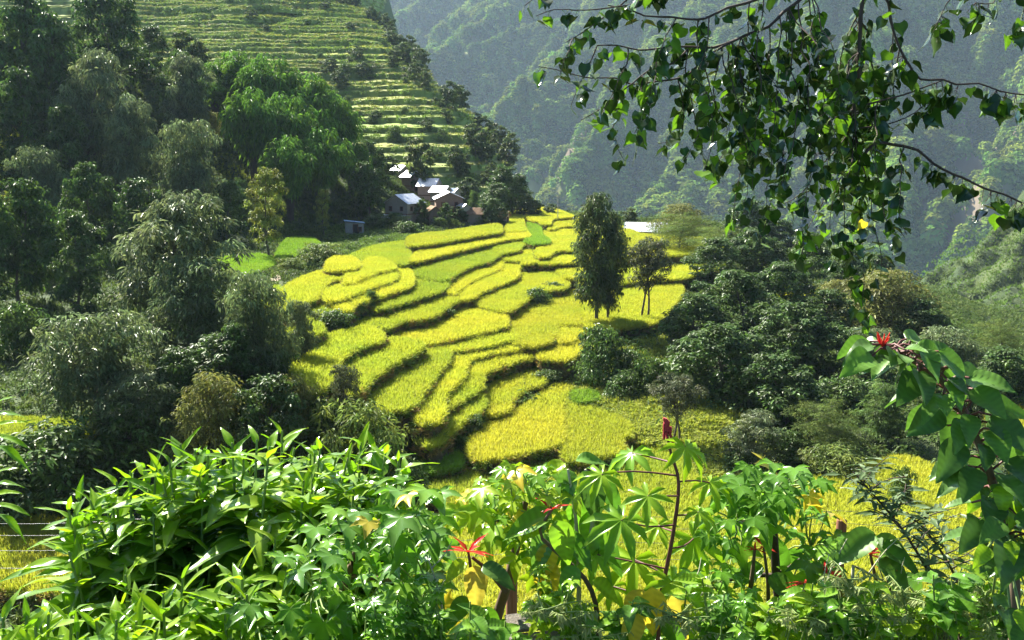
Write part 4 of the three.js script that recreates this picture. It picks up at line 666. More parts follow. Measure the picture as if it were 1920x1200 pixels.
// ------------------------------------------------------------------ front plants: leaf shapes (length 1 along +z, upper side +y)
function stripLeaf(half, o = {}) {   // half(t) = half width along the midrib
  const m = new MB(), n = o.n ?? 8, S = [-1, -0.5, 0, 0.5, 1], rows = [];
  for (let i = 0; i <= n; i++) {
    const t = i / n, w = half(t), row = [], vein = o.vein ?? 0;
    for (const s of S) { const a = Math.abs(s), v = s === 0 ? 1.25 : 1 - 0.1 * a + (i % 2 ? 0.06 + vein : -0.04); row.push(m.v(s * w, (o.fold ?? 0.3) * a * w - (o.droop ?? 0.2) * t * t + (o.wave ?? 0.02) * Math.sin(t * (o.freq ?? 9) + s * 2 + (o.ph ?? 0)) * a + (i % 2 && a === 0.5 ? 0.012 + vein * 0.05 : 0), t - (o.back ?? 0) * a * a * (t < 0.2 ? 1 - t * 5 : 0), [v, v, v * 0.95])); }
    rows.push(row);
  }
  for (let i = 0; i < n; i++) for (let k = 0; k < 4; k++) m.q(rows[i][k], rows[i + 1][k], rows[i + 1][k + 1], rows[i][k + 1]);
  return m.geo();
}
function palmLeaf(lobes, notch, o = {}) {   // lobes round the stalk at the origin; [angle in degrees from +z, length]
  const m = new MB(), cen = m.v(0, 0, 0, [1.25, 1.25, 1.1]), out = [], P = (deg, r, y, c) => { const a = THREE.MathUtils.degToRad(deg); return m.v(Math.sin(a) * r, y - (o.droop ?? 0.2) * r * r, Math.cos(a) * r, [c, c, c * 0.95]); };
  lobes.forEach(([a, L], i) => {
    const prev = lobes[i - 1], next = lobes[i + 1], ga = prev ? (a + prev[0]) / 2 : a - (o.edge ?? 24), gb = next ? (a + next[0]) / 2 : a + (o.edge ?? 24), w = o.w ?? 0.55, f = o.fold ?? 0.05;
    const n0 = P(ga, notch * (prev ? (L + prev[1]) / 2 : L * 0.8), 0.05, 1), s0 = P(lerp(a, ga, w), L * 0.66, 0.03 + f, 0.95), tip = P(a, L, -0.02, 0.95), s1 = P(lerp(a, gb, w), L * 0.66, 0.03 + f, 1), mid = P(a, L * 0.55, -0.01, 1.25), n1 = P(gb, notch * (next ? (L + next[1]) / 2 : L * 0.8), 0.05, 1);
    m.t(cen, n0, mid); m.t(n0, s0, mid); m.t(s0, tip, mid); m.t(mid, tip, s1); m.t(mid, s1, n1); m.t(cen, mid, n1);
  });
  return m.geo();
}
const lanceHalf = (t) => 0.145 * Math.pow(Math.sin(Math.PI * Math.pow(t, 0.72)), 0.9) * (1 - 0.25 * t) + 0.004, ovateHalf = (t) => 0.31 * Math.pow(Math.sin(Math.PI * Math.pow(clamp(t, 0, 1), 0.62)), 0.85) * (1 - 0.22 * t) + 0.004;
const heartHalf = (t) => (t < 0.76 ? 0.37 * Math.pow(Math.sin(Math.PI * clamp(0.2 + 0.8 * Math.pow(t / 0.8, 0.85), 0, 1)), 0.8) : 0.085 * Math.pow((1 - t) / 0.24, 0.7)) + 0.004;
const LEAF = {
  lance: [stripLeaf(lanceHalf, { droop: 0.32, ph: 0 }), stripLeaf(lanceHalf, { droop: 0.55, ph: 2, wave: 0.03 }), stripLeaf(lanceHalf, { droop: 0.08, ph: 4, fold: 0.5 })],
  ovate: [stripLeaf(ovateHalf, { droop: 0.25, wave: 0.03, n: 16, vein: 0.16 }), stripLeaf(ovateHalf, { droop: 0.5, ph: 2, wave: 0.04, n: 16, vein: 0.16 }), stripLeaf(ovateHalf, { droop: 0.1, ph: 4, fold: 0.45, n: 16, vein: 0.16 })],
  heart: [stripLeaf(heartHalf, { droop: 0.12, back: 0.1, n: 10 }), stripLeaf(heartHalf, { droop: 0.3, ph: 2, back: 0.1, fold: 0.45, n: 10 }), stripLeaf(heartHalf, { droop: -0.08, ph: 1, back: 0.1, fold: 0.15, n: 10 })],
  lobed: [palmLeaf([[-112, 0.62], [-56, 0.85], [0, 1], [56, 0.85], [112, 0.62]], 0.5, { droop: 0.2, w: 0.5 }), palmLeaf([[-112, 0.6], [-56, 0.85], [0, 1], [56, 0.85], [112, 0.6]], 0.5, { droop: 0.45, w: 0.55, fold: 0.1 })],
  castor: [palmLeaf([[-140, 0.6], [-98, 0.8], [-60, 0.95], [-20, 1], [20, 1], [60, 0.95], [98, 0.8], [140, 0.6]], 0.36, { droop: 0.25, w: 0.6 }), palmLeaf([[-140, 0.6], [-98, 0.8], [-60, 0.95], [-20, 1], [20, 1], [60, 0.95], [98, 0.8], [140, 0.6]], 0.36, { droop: 0.5, w: 0.6, fold: 0.1 })],
  small: [stripLeaf(lanceHalf, { n: 3, droop: 0.2 })],
};
const gloss = { clearcoat: 0.7, clearcoatRoughness: 0.2, transmission: 0.56, specularIntensity: 0.2 };
const MAT = {
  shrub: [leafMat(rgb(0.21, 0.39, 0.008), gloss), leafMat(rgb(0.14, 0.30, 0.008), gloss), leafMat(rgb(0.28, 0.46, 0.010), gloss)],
  lobed: [leafMat(rgb(0.12, 0.29, 0.015), gloss), leafMat(rgb(0.19, 0.38, 0.018), gloss), leafMat(rgb(0.09, 0.23, 0.015), gloss)],
  lime: [leafMat(rgb(0.32, 0.46, 0.012), gloss), leafMat(rgb(0.24, 0.42, 0.012), gloss), leafMat(rgb(0.15, 0.32, 0.012), gloss)],
  big: [leafMat(rgb(0.10, 0.22, 0.025), { ...gloss, clearcoatRoughness: 0.34, transmission: 0.35 }), leafMat(rgb(0.065, 0.15, 0.02), { ...gloss, clearcoatRoughness: 0.34, transmission: 0.28 }), leafMat(rgb(0.13, 0.28, 0.03), { ...gloss, transmission: 0.4 })],
  heart: [leafMat(rgb(0.035, 0.085, 0.007), { ...gloss, clearcoatRoughness: 0.16, transmission: 0.22 }), leafMat(rgb(0.022, 0.05, 0.007), { ...gloss, clearcoatRoughness: 0.16, transmission: 0.15 }), leafMat(rgb(0.11, 0.24, 0.010), { ...gloss, clearcoatRoughness: 0.16, transmission: 0.45 })],
  yellow: [leafMat(rgb(0.62, 0.48, 0.03), gloss), leafMat(rgb(0.55, 0.45, 0.05), gloss)],
  red: [leafMat(rgb(0.62, 0.02, 0.02), { ...gloss, clearcoat: 0.4 }), leafMat(rgb(0.7, 0.05, 0.02), { ...gloss, clearcoat: 0.4 })],
  herb: [leafMat(rgb(0.12, 0.19, 0.07), { clearcoat: 0.3, transmission: 0.4 }), leafMat(rgb(0.09, 0.15, 0.05), { clearcoat: 0.3, transmission: 0.4 })],
  plume: [leafMat(rgb(0.30, 0.36, 0.13), { clearcoat: 0.1, transmission: 0.45 })],
};
const STEM = { green: mat(rgb(0.16, 0.24, 0.05), { roughness: 0.7 }), brown: mat(rgb(0.13, 0.085, 0.05)), dark: mat(rgb(0.06, 0.04, 0.03)), red: mat(rgb(0.12, 0.035, 0.028), { roughness: 0.6 }), pale: mat(rgb(0.42, 0.40, 0.28)) };
// a plant collects its leaves; those that show largest become parts of their own, the rest one mass
class Plant {
  constructor(name, label, category, base, group) { this.g = thing(name, label, category, group); this.base = base; this.g.position.copy(base); this.list = []; this.wood = {}; }
  stem(kind, pts, r0, r1, seg = 6) { (this.wood[kind] ??= new MB()).tube(pts.map((p) => p.clone().sub(this.base)), r0, r1, seg); return this; }
  leaf(shape, m, o, dir, up, L, W = 1) { this.list.push({ shape, m, o: o.clone().sub(this.base), dir, up, L, W }); return this; }
  done(most = 300, leafName = 'leaf', lost = 'leaves') {
    for (const k in this.wood) part(this.g, k === 'green' ? 'leaf_stalks' : 'stem', this.wood[k].geo(), STEM[k], k === 'green' ? 'stuff' : undefined);
    const X = V(), Z = V(), U = V(), M4 = new THREE.Matrix4();
    for (const l of this.list) { Z.copy(l.dir).normalize(); U.copy(l.up); X.crossVectors(U, Z); if (X.lengthSq() < 1e-4) X.set(1, 0, 0); X.normalize(); U.crossVectors(Z, X); l.M = new THREE.Matrix4().makeBasis(X.clone().multiplyScalar(l.L * l.W), U.clone().multiplyScalar(l.L), Z.clone().multiplyScalar(l.L)).setPosition(l.o); l.size = l.L / l.o.clone().add(this.base).length(); const w = l.o.clone().add(this.base), py = 600 - ((w.y * cs - w.z * -sn) / (-w.z * cs - w.y * sn)) * F; l.size *= Math.abs(w.x / w.z) < 0.54 ? 1 : 0.2; }
    this.list.sort((a, b) => b.size - a.size);
    const rest = {};
    this.list.forEach((l, i) => {
      if (i < most) { const q = new THREE.Mesh(l.shape, l.m); q.name = leafName; q.castShadow = q.receiveShadow = true; l.M.decompose(q.position, q.quaternion, q.scale); this.g.add(q); }
      else (rest[l.m.uuid] ??= { m: l.m, list: [] }).list.push(l.shape.clone().applyMatrix4(l.M));
    });
    for (const k in rest) part(this.g, lost, mergeGeometries(rest[k].list), rest[k].m, 'stuff');
    return this.g;
  }
}
const pick = (r, a) => a[Math.floor(r() * a.length)];
const soil = (x, z) => H(x, z);
const bent = (a, b, r, k = 0.06, n = 5) => { const L = a.distanceTo(b), o = []; const q = V(r() - 0.5, r() - 0.5, r() - 0.5).multiplyScalar(L * k * 2); for (let i = 0; i <= n; i++) { const t = i / n; o.push(a.clone().lerp(b, t).addScaledVector(q, Math.sin(t * Math.PI))); } return o; };

// the leafy shrub at lower left
function leafyShrub(label, seed, top, x0, x1, deep, count, dNear, dFar, base) {
  const r = RNG(seed), p = new Plant('leafy_shrub', label, 'shrub', base);
  for (let k = 0; k < count; k++) {
    const px = lerp(x0, x1, (k + r()) / count), f = k % 3 ? Math.pow(r(), 0.9) : r() * 0.12, py = top(px) + f * deep + 35, d = lerp(dFar, dNear, clamp(f + (r() - 0.5) * 0.4, 0, 1)), tip = at(px, py, d), foot = tip.clone().add(V((base.x - tip.x) * 0.28, -0.75, 0.1 + 0.1 * r()));
    const pts = bent(foot, tip, r, 0.05); p.stem('green', pts, 0.009, 0.004, 5);
    if (k % 4 === 0) p.stem('brown', bent(V(lerp(base.x, foot.x, 0.7), base.y - 0.1, lerp(base.z, foot.z, 0.5)), foot, r, 0.06), 0.016, 0.009, 6);
    const n = 15 + Math.floor(r() * 5), a0 = r() * 6.28;
    for (let i = 0; i < n; i++) {
      const t = i / n, a = a0 + i * 2.4 + (r() - 0.5) * 0.5, el = lerp(1.0, -0.25, Math.pow(t, 0.7)) + (r() - 0.5) * 0.35, L = lerp(0.09, 0.23, Math.min(1, t * 1.7)) * (0.8 + 0.4 * r());
      const y = clamp(1 - t * 0.5 - 0.02, 0, 1) * 5, s = pts[Math.min(4, Math.floor(y))].clone().lerp(pts[Math.min(5, Math.floor(y) + 1)], y % 1), dir = V(Math.cos(a) * Math.cos(el), Math.sin(el), Math.sin(a) * Math.cos(el));
      const up = V(-Math.cos(a) * Math.sin(el) + (r() - 0.5) * 0.7, Math.cos(el), -Math.sin(a) * Math.sin(el) + (r() - 0.5) * 0.7);
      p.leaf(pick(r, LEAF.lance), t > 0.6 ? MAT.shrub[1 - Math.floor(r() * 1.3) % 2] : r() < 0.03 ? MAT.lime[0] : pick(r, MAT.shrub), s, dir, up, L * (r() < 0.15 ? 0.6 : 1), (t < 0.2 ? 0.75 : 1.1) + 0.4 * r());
    }
  }
  return p.done();
}
const curveOf = (pts) => (x) => { for (let i = 1; i < pts.length; i++) if (x <= pts[i][0]) return lerp(pts[i - 1][1], pts[i][1], (x - pts[i - 1][0]) / (pts[i][0] - pts[i - 1][0])); return pts[pts.length - 1][1]; };
leafyShrub('large bright green leafy shrub filling the lower left front', 601, curveOf([[60, 915], [130, 885], [230, 850], [300, 815], [340, 790], [420, 800], [500, 768], [560, 772], [640, 790], [720, 800], [790, 835], [820, 870]]), 120, 790, 330, 84, 2.7, 3.4, V(-0.95, -3.0, -3.2));
leafyShrub('lower leafy shrub in the bottom left corner', 602, curveOf([[-40, 1110], [60, 1110], [160, 1110], [260, 1120], [330, 1150]]), -40, 320, 130, 26, 2.2, 2.6, V(-1.1, -2.7, -2.5));
for (const [seed, py, label] of [[604, 760, 'pointed leaf tips at the left frame edge above the broad dark bush'], [605, 890, 'pointed leaves at the left frame edge just above the wire fence']]) { const r = RNG(seed), p = new Plant('leafy_sprig', label, 'plant', V(-1.62, -2.6, -2.75)); const t = at(-12, py, 2.75); p.stem('green', bent(V(-1.62, -2.7, -2.75), t, r, 0.03), 0.01, 0.004); for (let i = 0; i < 5; i++) p.leaf(LEAF.lance[i % 3], MAT.shrub[i % 3], t.clone().add(V(0, -i * 0.03, 0)), V(0.5 + r() * 0.5, 0.5 - i * 0.2, 0.3 * (r() - 0.5)), V(-0.4, 1, 0.2), 0.07 + 0.01 * i); p.done(); }

// plants with lobed leaves
function lobedPlant(label, seed, spec, shape = LEAF.lobed, mats = MAT.lobed, stemKind = 'brown', name = 'lobed_leaf_plant') {
  const r = RNG(seed), tops = spec.tops, p = new Plant(name, label, 'plant', spec.base);
  const trunk = spec.trunk.map(([x, y]) => at(x, y, spec.d)); trunk.unshift(spec.base.clone()); p.stem(stemKind, new THREE.CatmullRomCurve3(trunk).getPoints(14), 0.02, 0.01, 7);
  for (const [px, py, rx, ry, n, L] of tops) {
    const hub = at(px, py + ry * 0.25, spec.d), prev = trunk.reduce((a, b) => (b.distanceTo(hub) < a.distanceTo(hub) ? b : a)); p.stem(stemKind, bent(prev, hub, r, 0.08), 0.009, 0.005, 5);
    for (let i = 0; i < n; i++) {
      const a = i * 2.4 + r(), q = Math.sqrt((i + 0.5) / n), x = px + Math.cos(a) * rx * q, y = py + Math.sin(a) * ry * q * 0.9 + ry * 0.12, tip = at(x, y, spec.d + (r() - 0.5) * 0.45 - 0.1), s = hub.clone().lerp(tip, 0.12), o = tip;
      p.stem('green', bent(s, o, r, 0.1, 3), 0.003, 0.0022, 4);
      const dir = tip.clone().sub(hub).normalize().multiplyScalar(0.8).add(V((r() - 0.5) * 0.8, -0.55 + 0.4 * (r() - 0.5), 0.25 + (r() - 0.3) * 0.8)).normalize(), up = V((r() - 0.5) * 0.8, 0.8, 0.55 * (r() - 0.1)).normalize();
      p.leaf(pick(r, shape), r() < 0.02 ? pick(r, MAT.yellow) : pick(r, mats), o, dir, up, L * (0.5 + 0.55 * r()));
    }
  }
  return p;
}
lobedPlant('tangle of maple-like lobed leaves right of the large leafy shrub', 611, { base: V(-0.55, -2.7, -2.85), d: 2.75, trunk: [[640, 1180], [650, 1080], [700, 980]], tops: [[590, 1080, 70, 90, 18, 0.09], [670, 1000, 90, 70, 26, 0.095], [690, 1120, 110, 80, 30, 0.09], [770, 960, 70, 80, 22, 0.095], [790, 1080, 60, 90, 18, 0.09], [480, 1160, 90, 50, 14, 0.085]] }).done();
lobedPlant('umbrella-topped lime green lobed plant in the front middle', 612, { base: V(-0.12, -2.7, -2.95), d: 2.9, trunk: [[925, 1190], [955, 1080], [975, 990], [985, 940]], tops: [[985, 905, 95, 50, 46, 0.085], [930, 960, 80, 60, 26, 0.09], [1020, 1010, 60, 90, 18, 0.09]] }, LEAF.lobed, MAT.lime).done();
lobedPlant('dark-stemmed lobed plant right of the red-spiked one', 613, { base: V(0.78, -2.75, -2.95), d: 2.9, trunk: [[1462, 1170], [1455, 1080], [1450, 990], [1445, 920]], tops: [[1450, 905, 95, 50, 40, 0.095], [1380, 960, 70, 70, 22, 0.09], [1520, 1010, 55, 85, 16, 0.1], [1340, 1080, 80, 70, 26, 0.08]] }, LEAF.lobed, MAT.lobed, 'dark').done();
{ // castor-like plant with a red spike
  const r = RNG(620), d = 2.6, base = V(0.36, -2.6, -2.65), p = new Plant('castor_plant', 'star-leaved plant with dark red stem and a red flower spike', 'plant', base);
  const st = [base, ...[[1222, 1190], [1240, 1110], [1262, 1000], [1272, 900], [1258, 850], [1247, 795]].map(([x, y]) => at(x, y, d))], c = new THREE.CatmullRomCurve3(st); p.stem('red', c.getPoints(20), 0.0085, 0.003, 7);
  [[1185, 850, 70], [1285, 838, 85], [1128, 890, 60], [1165, 975, 90], [1215, 930, 70], [1300, 1010, 95], [1190, 1050, 90], [1330, 905, 70], [1120, 1040, 75], [1260, 1090, 80], [1150, 1100, 60], [1235, 985, 60], [1310, 960, 60]].forEach(([px, py, w], i) => {
    const tip = at(px, py, d + (r() - 0.5) * 0.35), s = c.getPoint(clamp((1290 - py) / 520 - 0.08, 0.25, 0.93)); p.stem('red', bent(s, tip, r, 0.08, 4), 0.003, 0.0022, 5);
    const out = tip.clone().sub(s).normalize(), dir = V(out.x * 0.9, -0.35 - 0.3 * r(), 0.45 + 0.5 * r()).normalize();
    p.leaf(pick(r, LEAF.castor), pick(r, [MAT.shrub[2], MAT.lime[1], MAT.lobed[1]]), tip, dir, V(-0.1 + (r() - 0.5) * 0.7, 0.85, 0.5 * r()), (w * (0.75 + 0.35 * r()) * d) / F);
  });
  const g = p.done(300), sp = new MB(); for (let k = 0; k < 70; k++) { const t = r(), q = c.getPoint(0.9 + 0.1 * t), a = r() * 6.28, rad = 0.003 + 0.009 * (1 - t), o = V(q.x + Math.cos(a) * rad - base.x, q.y - base.y + 0.02 * r(), q.z + Math.sin(a) * rad - base.z); sp.box(o.x, o.y, o.z, 0.006, 0.008, 0.006); }
  part(g, 'flower_spike', sp.geo(), mat(rgb(0.42, 0.03, 0.04), { roughness: 0.7 }));
}
// poinsettia stems with red bracts
function poinsettia(label, seed, d, stems, leaves, category = 'plant') {
  const r = RNG(seed), f0 = at(stems[0][0][0], stems[0][0][1], d), base = V(f0.x, f0.y - 0.35, f0.z), isP = /poinsettia/.test(label), p = new Plant(isP ? 'poinsettia' : 'broad_leaf_plant', label, category, base, isP ? 'poinsettias in the front row' : undefined), reds = [];
  stems.forEach((s) => {
    const pts = s.map(([x, y]) => at(x, y, d)); if (s === stems[0]) pts.unshift(base); p.stem(s.kind ?? 'brown', new THREE.CatmullRomCurve3(pts).getPoints(12), 0.009, 0.004, 6);
    if (s.red) { const e = pts[pts.length - 1]; for (let i = 0; i < 9; i++) { const a = i * 0.7 + r(); reds.push([e, V(Math.cos(a), 0.3 + 1.1 * (r() - 0.4), Math.sin(a)), s.red * (0.4 + 0.6 * r())]); } }
  });
  for (const [x, y, len, dx, dy, m, face] of leaves) p.leaf(pick(r, LEAF.ovate), MAT[m] ? pick(r, MAT[m]) : MAT.big[0], at(x, y, d + (r() - 0.5) * 0.15), V(dx, -dy, 0.25 + (r() - 0.5) * 0.5), V(0.2 * (r() - 0.5), 0.35 + Math.abs(dx), face ?? 0.6), (len * d) / F, 0.85);
  const g = p.done(300); for (const [e, dir, L] of reds) { const q = new THREE.Mesh(LEAF.small[0], pick(r, MAT.red)); q.name = 'red_bract'; const Z = dir.normalize(), X = V().crossVectors(V(0, 1, 0.01), Z).normalize(), U = V().crossVectors(Z, X); new THREE.Matrix4().makeBasis(X.multiplyScalar(L * 0.85), U.multiplyScalar(L), Z.clone().multiplyScalar(L)).setPosition(e.clone().sub(base)).decompose(q.position, q.quaternion, q.scale); q.castShadow = q.receiveShadow = true; g.add(q); }
  return g;
}
const S = (pts, red, kind) => Object.assign(pts, { red, kind });
poinsettia('poinsettia with a red top and hanging yellow leaves, left of the front middle', 631, 2.6, [S([[905, 1205], [890, 1110], [878, 1035]], 0.085, 'brown'), S([[950, 1110], [915, 1070], [885, 1045]])], [[872, 1052, 60, -0.6, 0.5, 'lime'], [890, 1060, 95, 0.05, 1, 'yellow'], [905, 1060, 80, 0.8, 0.3, 'big'], [880, 1120, 80, -0.6, 0.6, 'lobed'], [900, 1140, 90, 0.5, 0.8, 'lobed'], [860, 1150, 70, -0.8, 0.6, 'shrub'], [930, 1170, 90, 0.7, 0.5, 'lobed']]);
poinsettia('arching poinsettia with a red top and one long yellow leaf in the front middle', 632, 2.55, [S([[1120, 1150], [1100, 1090], [1050, 1040], [1012, 1000], [1035, 955]], 0.06, 'brown')], [[1035, 965, 110, -0.9, 0.35, 'lime'], [1045, 975, 100, 0.25, 0.9, 'lobed'], [1020, 1000, 90, -0.2, 0.9, 'big'], [1035, 1020, 90, -0.35, 0.95, 'yellow'], [1030, 1050, 110, -0.15, 1, 'yellow'], [1060, 1000, 90, 0.7, 0.7, 'lobed'], [1110, 1090, 80, 0.9, 0.4, 'shrub'], [1080, 1060, 80, -0.4, 0.9, 'lobed']]);
poinsettia('tall pale-stemmed plant with broad leaves between the lime and the star-leaved plants', 633, 2.65, [S([[1085, 1060], [1078, 960], [1065, 880]], 0, 'pale'), S([[1100, 1050], [1112, 960], [1098, 880]], 0, 'pale')], [[1065, 880, 80, -0.1, 1, 'big'], [1060, 868, 70, -0.9, 0.3, 'lime'], [1080, 862, 60, 0.8, -0.2, 'big'], [1098, 885, 110, 0.35, 0.9, 'big'], [1110, 890, 100, 0.7, 0.7, 'lobed'], [1080, 920, 100, 0.1, 1, 'lobed'], [1100, 960, 110, 0.3, 1, 'lobed'], [1070, 960, 90, -0.5, 0.9, 'lime'], [1115, 1000, 100, 0.6, 0.8, 'lobed'], [1085, 1020, 100, -0.3, 1, 'lobed']]);
poinsettia('poinsettia with red tops under the dark-stemmed lobed plant', 634, 2.75, [S([[1440, 1180], [1440, 1100], [1432, 1025]], 0.06), S([[1400, 1150], [1410, 1080], [1415, 1030]], 0.04)], [[1430, 1060, 80, -0.8, 0.5, 'lobed'], [1440, 1080, 90, 0.7, 0.6, 'big'], [1420, 1110, 90, -0.4, 0.9, 'shrub'], [1450, 1130, 90, 0.6, 0.7, 'lobed']]);
poinsettia('low poinsettia with scattered red bracts at the bottom right of the lobed plant', 635, 2.6, [S([[1560, 1200], [1555, 1130], [1548, 1080]], 0.075), S([[1520, 1180], [1515, 1130], [1508, 1095]], 0.07), S([[1585, 1180], [1575, 1120], [1562, 1085]], 0.05)], [[1550, 1100, 110, 0.8, 0.5, 'big'], [1530, 1120, 100, -0.7, 0.6, 'lobed'], [1560, 1130, 110, 0.9, 0.2, 'yellow'], [1545, 1150, 100, -0.5, 0.9, 'lobed'], [1590, 1140, 110, 0.8, 0.4, 'lime']]);
poinsettia('poinsettia with a red top and large dark leaves beside the slender herb', 636, 2.6, [S([[1660, 1170], [1645, 1100], [1632, 1040]], 0.085), S([[1680, 1160], [1670, 1110], [1662, 1072]], 0.05)], [[1635, 1010, 110, 0.8, 0.5, 'big'], [1640, 1000, 110, -0.5, 0.3, 'big'], [1640, 1050, 120, 0.9, 0.6, 'big'], [1690, 1080, 110, 0.8, 0.7, 'big'], [1650, 1100, 110, -0.7, 0.7, 'lobed'], [1660, 1010, 100, 0.3, 0.9, 'big']]);
poinsettia('yellowing plant with drooping yellow leaves below the star-leaved plant', 637, 2.45, [S([[1230, 1230], [1235, 1180], [1225, 1110]], 0, 'red')], [[1205, 1105, 110, -0.35, 1, 'yellow'], [1222, 1100, 110, 0.05, 1, 'yellow'], [1265, 1110, 110, 0.15, 1, 'yellow'], [1195, 1150, 90, -0.3, 1, 'yellow'], [1285, 1150, 70, 0.2, 1, 'yellow'], [1240, 1160, 90, 0.6, 0.7, 'lobed']]);
{ // tall plant with large ovate leaves at right
  const r = RNG(640), d = 2.2, base = V(1.15, -2.4, -2.25), p = new Plant('broad_leaved_plant', 'tall plant with large ovate drooping leaves and a red sprout at right', 'plant', base);
  const spine = [[1905, 1120], [1880, 1000], [1860, 900], [1820, 800], [1770, 720], [1700, 670], [1655, 650]].map(([x, y]) => at(x, y, d)), c = new THREE.CatmullRomCurve3([base, ...spine]); p.stem('brown', c.getPoints(24), 0.014, 0.004, 7);
  for (let i = 0; i < 80; i++) {
    const t = lerp(0.25, 0.99, (i + r()) / 80), s = c.getPoint(t), a = i * 2.4, o = s.clone().add(V(Math.cos(a) * 0.055, (r() - 0.3) * 0.05, Math.sin(a) * 0.055)); p.stem('red', [s, s.clone().lerp(o, 0.5).add(V(0, 0.01, 0)), o], 0.0035, 0.0025, 4);
    const side = Math.cos(a), dir = V(side * 0.9 + 0.15 + (r() - 0.5) * 0.5, -0.5 + 0.6 * (t > 0.9 ? 1 : 0) + (r() - 0.5) * 1.0, Math.sin(a) * 0.8 + 0.15); p.leaf(pick(r, LEAF.ovate), r() < 0.14 ? MAT.big[2] : pick(r, [MAT.big[0], MAT.big[1], MAT.big[1]]), o, dir, V(-side * 0.3 + (r() - 0.5) * 0.7, 0.8, 0.9 * (r() - 0.25)), (lerp(88, 74, Math.pow(t, 3)) * (0.65 + 0.5 * r()) * d) / F, 1.05 + 0.2 * r());
  }
  for (let i = 0; i < 34; i++) { const px = 1840 + r() * 110, py = 900 + r() * 280, o = at(px, py, d + (r() - 0.4) * 0.4), s = c.getPoint(0.3); p.stem('green', [s, o], 0.004, 0.003, 4); p.leaf(pick(r, LEAF.ovate), pick(r, [...MAT.big, MAT.lime[1]]), o, V(r() - 0.6, -0.7 + r() * 0.5, 0.4), V(r() - 0.5, 0.8, 0.5), 0.075 * (0.6 + 0.6 * r()), 1.15); }
  const g = p.done(300), sp = new MB(), e = spine[6]; for (let k = 0; k < 14; k++) { const a = r() * 6.28, q = e.clone().sub(base); sp.tube([q, q.clone().add(V(Math.cos(a) * 0.014, 0.015 + 0.02 * r(), Math.sin(a) * 0.014))], 0.0025, 0.001, 4); }
  part(g, 'red_sprout', sp.geo(), MAT.red[1].clone()).material.vertexColors = false;
}
// herbs, plumes and small weeds at the bottom right
function herb(label, seed, d, path, name, o = {}) {
  const r = RNG(seed), pts = path.map(([x, y]) => at(x, y, d)), base = V(pts[0].x, pts[0].y - 0.4, pts[0].z), p = new Plant(name, label, 'plant', base, o.group), c = new THREE.CatmullRomCurve3([base, ...pts]); p.stem(o.stem ?? 'green', c.getPoints(16), 0.006, 0.002, 5);
  const n = o.n ?? 40;
  for (let i = 0; i < (o.twigs ?? 12); i++) {
    const t = lerp(0.35, 0.97, i / (o.twigs ?? 12)), s = c.getPoint(t), a = i * 2.4, len = (o.len ?? 0.12) * (1.1 - 0.6 * t) * (0.7 + 0.6 * r()), e = s.clone().add(V(Math.cos(a) * len, (o.rise ?? 0.5) * len, Math.sin(a) * len * 0.6)); p.stem(o.stem ?? 'green', bent(s, e, r, 0.1, 3), 0.0026, 0.001, 4);
    for (let k = 0; k < n / 4; k++) { const f = r(), q = s.clone().lerp(e, f), b = r() * 6.28; p.leaf(LEAF.small[0], pick(r, o.mats ?? MAT.herb), q, V(Math.cos(b), (o.hang ?? 0.3) * (r() - (o.hang < 0 ? 0 : 0.3)) + (o.hang < 0 ? -0.6 : 0), Math.sin(b)), V(r() - 0.5, 1, r() - 0.5), (o.L ?? 0.035) * (0.6 + 0.8 * r()), o.W ?? 1); }
  }
  return p.done(o.most ?? 0);
}
herb('slender dark herb with small narrow leaves before the right golden field', 651, 2.6, [[1800, 1190], [1745, 1080], [1690, 990], [1640, 930], [1600, 885]], 'slender_herb', { stem: 'dark', twigs: 20, n: 44, len: 0.17, L: 0.05 });
herb('second slender herb right of the first', 652, 2.7, [[1830, 1180], [1780, 1060], [1740, 1000], [1700, 960]], 'slender_herb', { stem: 'dark', twigs: 14, n: 40, len: 0.14, L: 0.045 });
[[1100, 1200, 1010, 1140, 'left of the grey boards'], [1330, 1210, 1250, 1150, 'under the yellowing plant'], [1640, 1190, 1580, 1070, 'beside the low poinsettia'], [1720, 1200, 1690, 1100, 'under the slender herb'], [1790, 1210, 1770, 1120, 'right of the slender herb foot'], [1560, 1215, 1490, 1150, 'at the bottom under the low poinsettia'], [1860, 1210, 1850, 1110, 'in the bottom right corner']].forEach(([x0, y0, x1, y1, w], i) =>
  herb('pale drooping plume ' + w, 660 + i, 2.35, [[x0, y0], [(x0 + x1) / 2 - 10, (y0 + y1) / 2 - 20], [x1, y1]], 'plume_herb', { mats: MAT.plume, twigs: 16, n: 110, len: 0.15, rise: 0.15, hang: -0.2, L: 0.02, group: 'pale plumes along the bottom' }));
const WG = 'leafy weeds along the bottom edge';
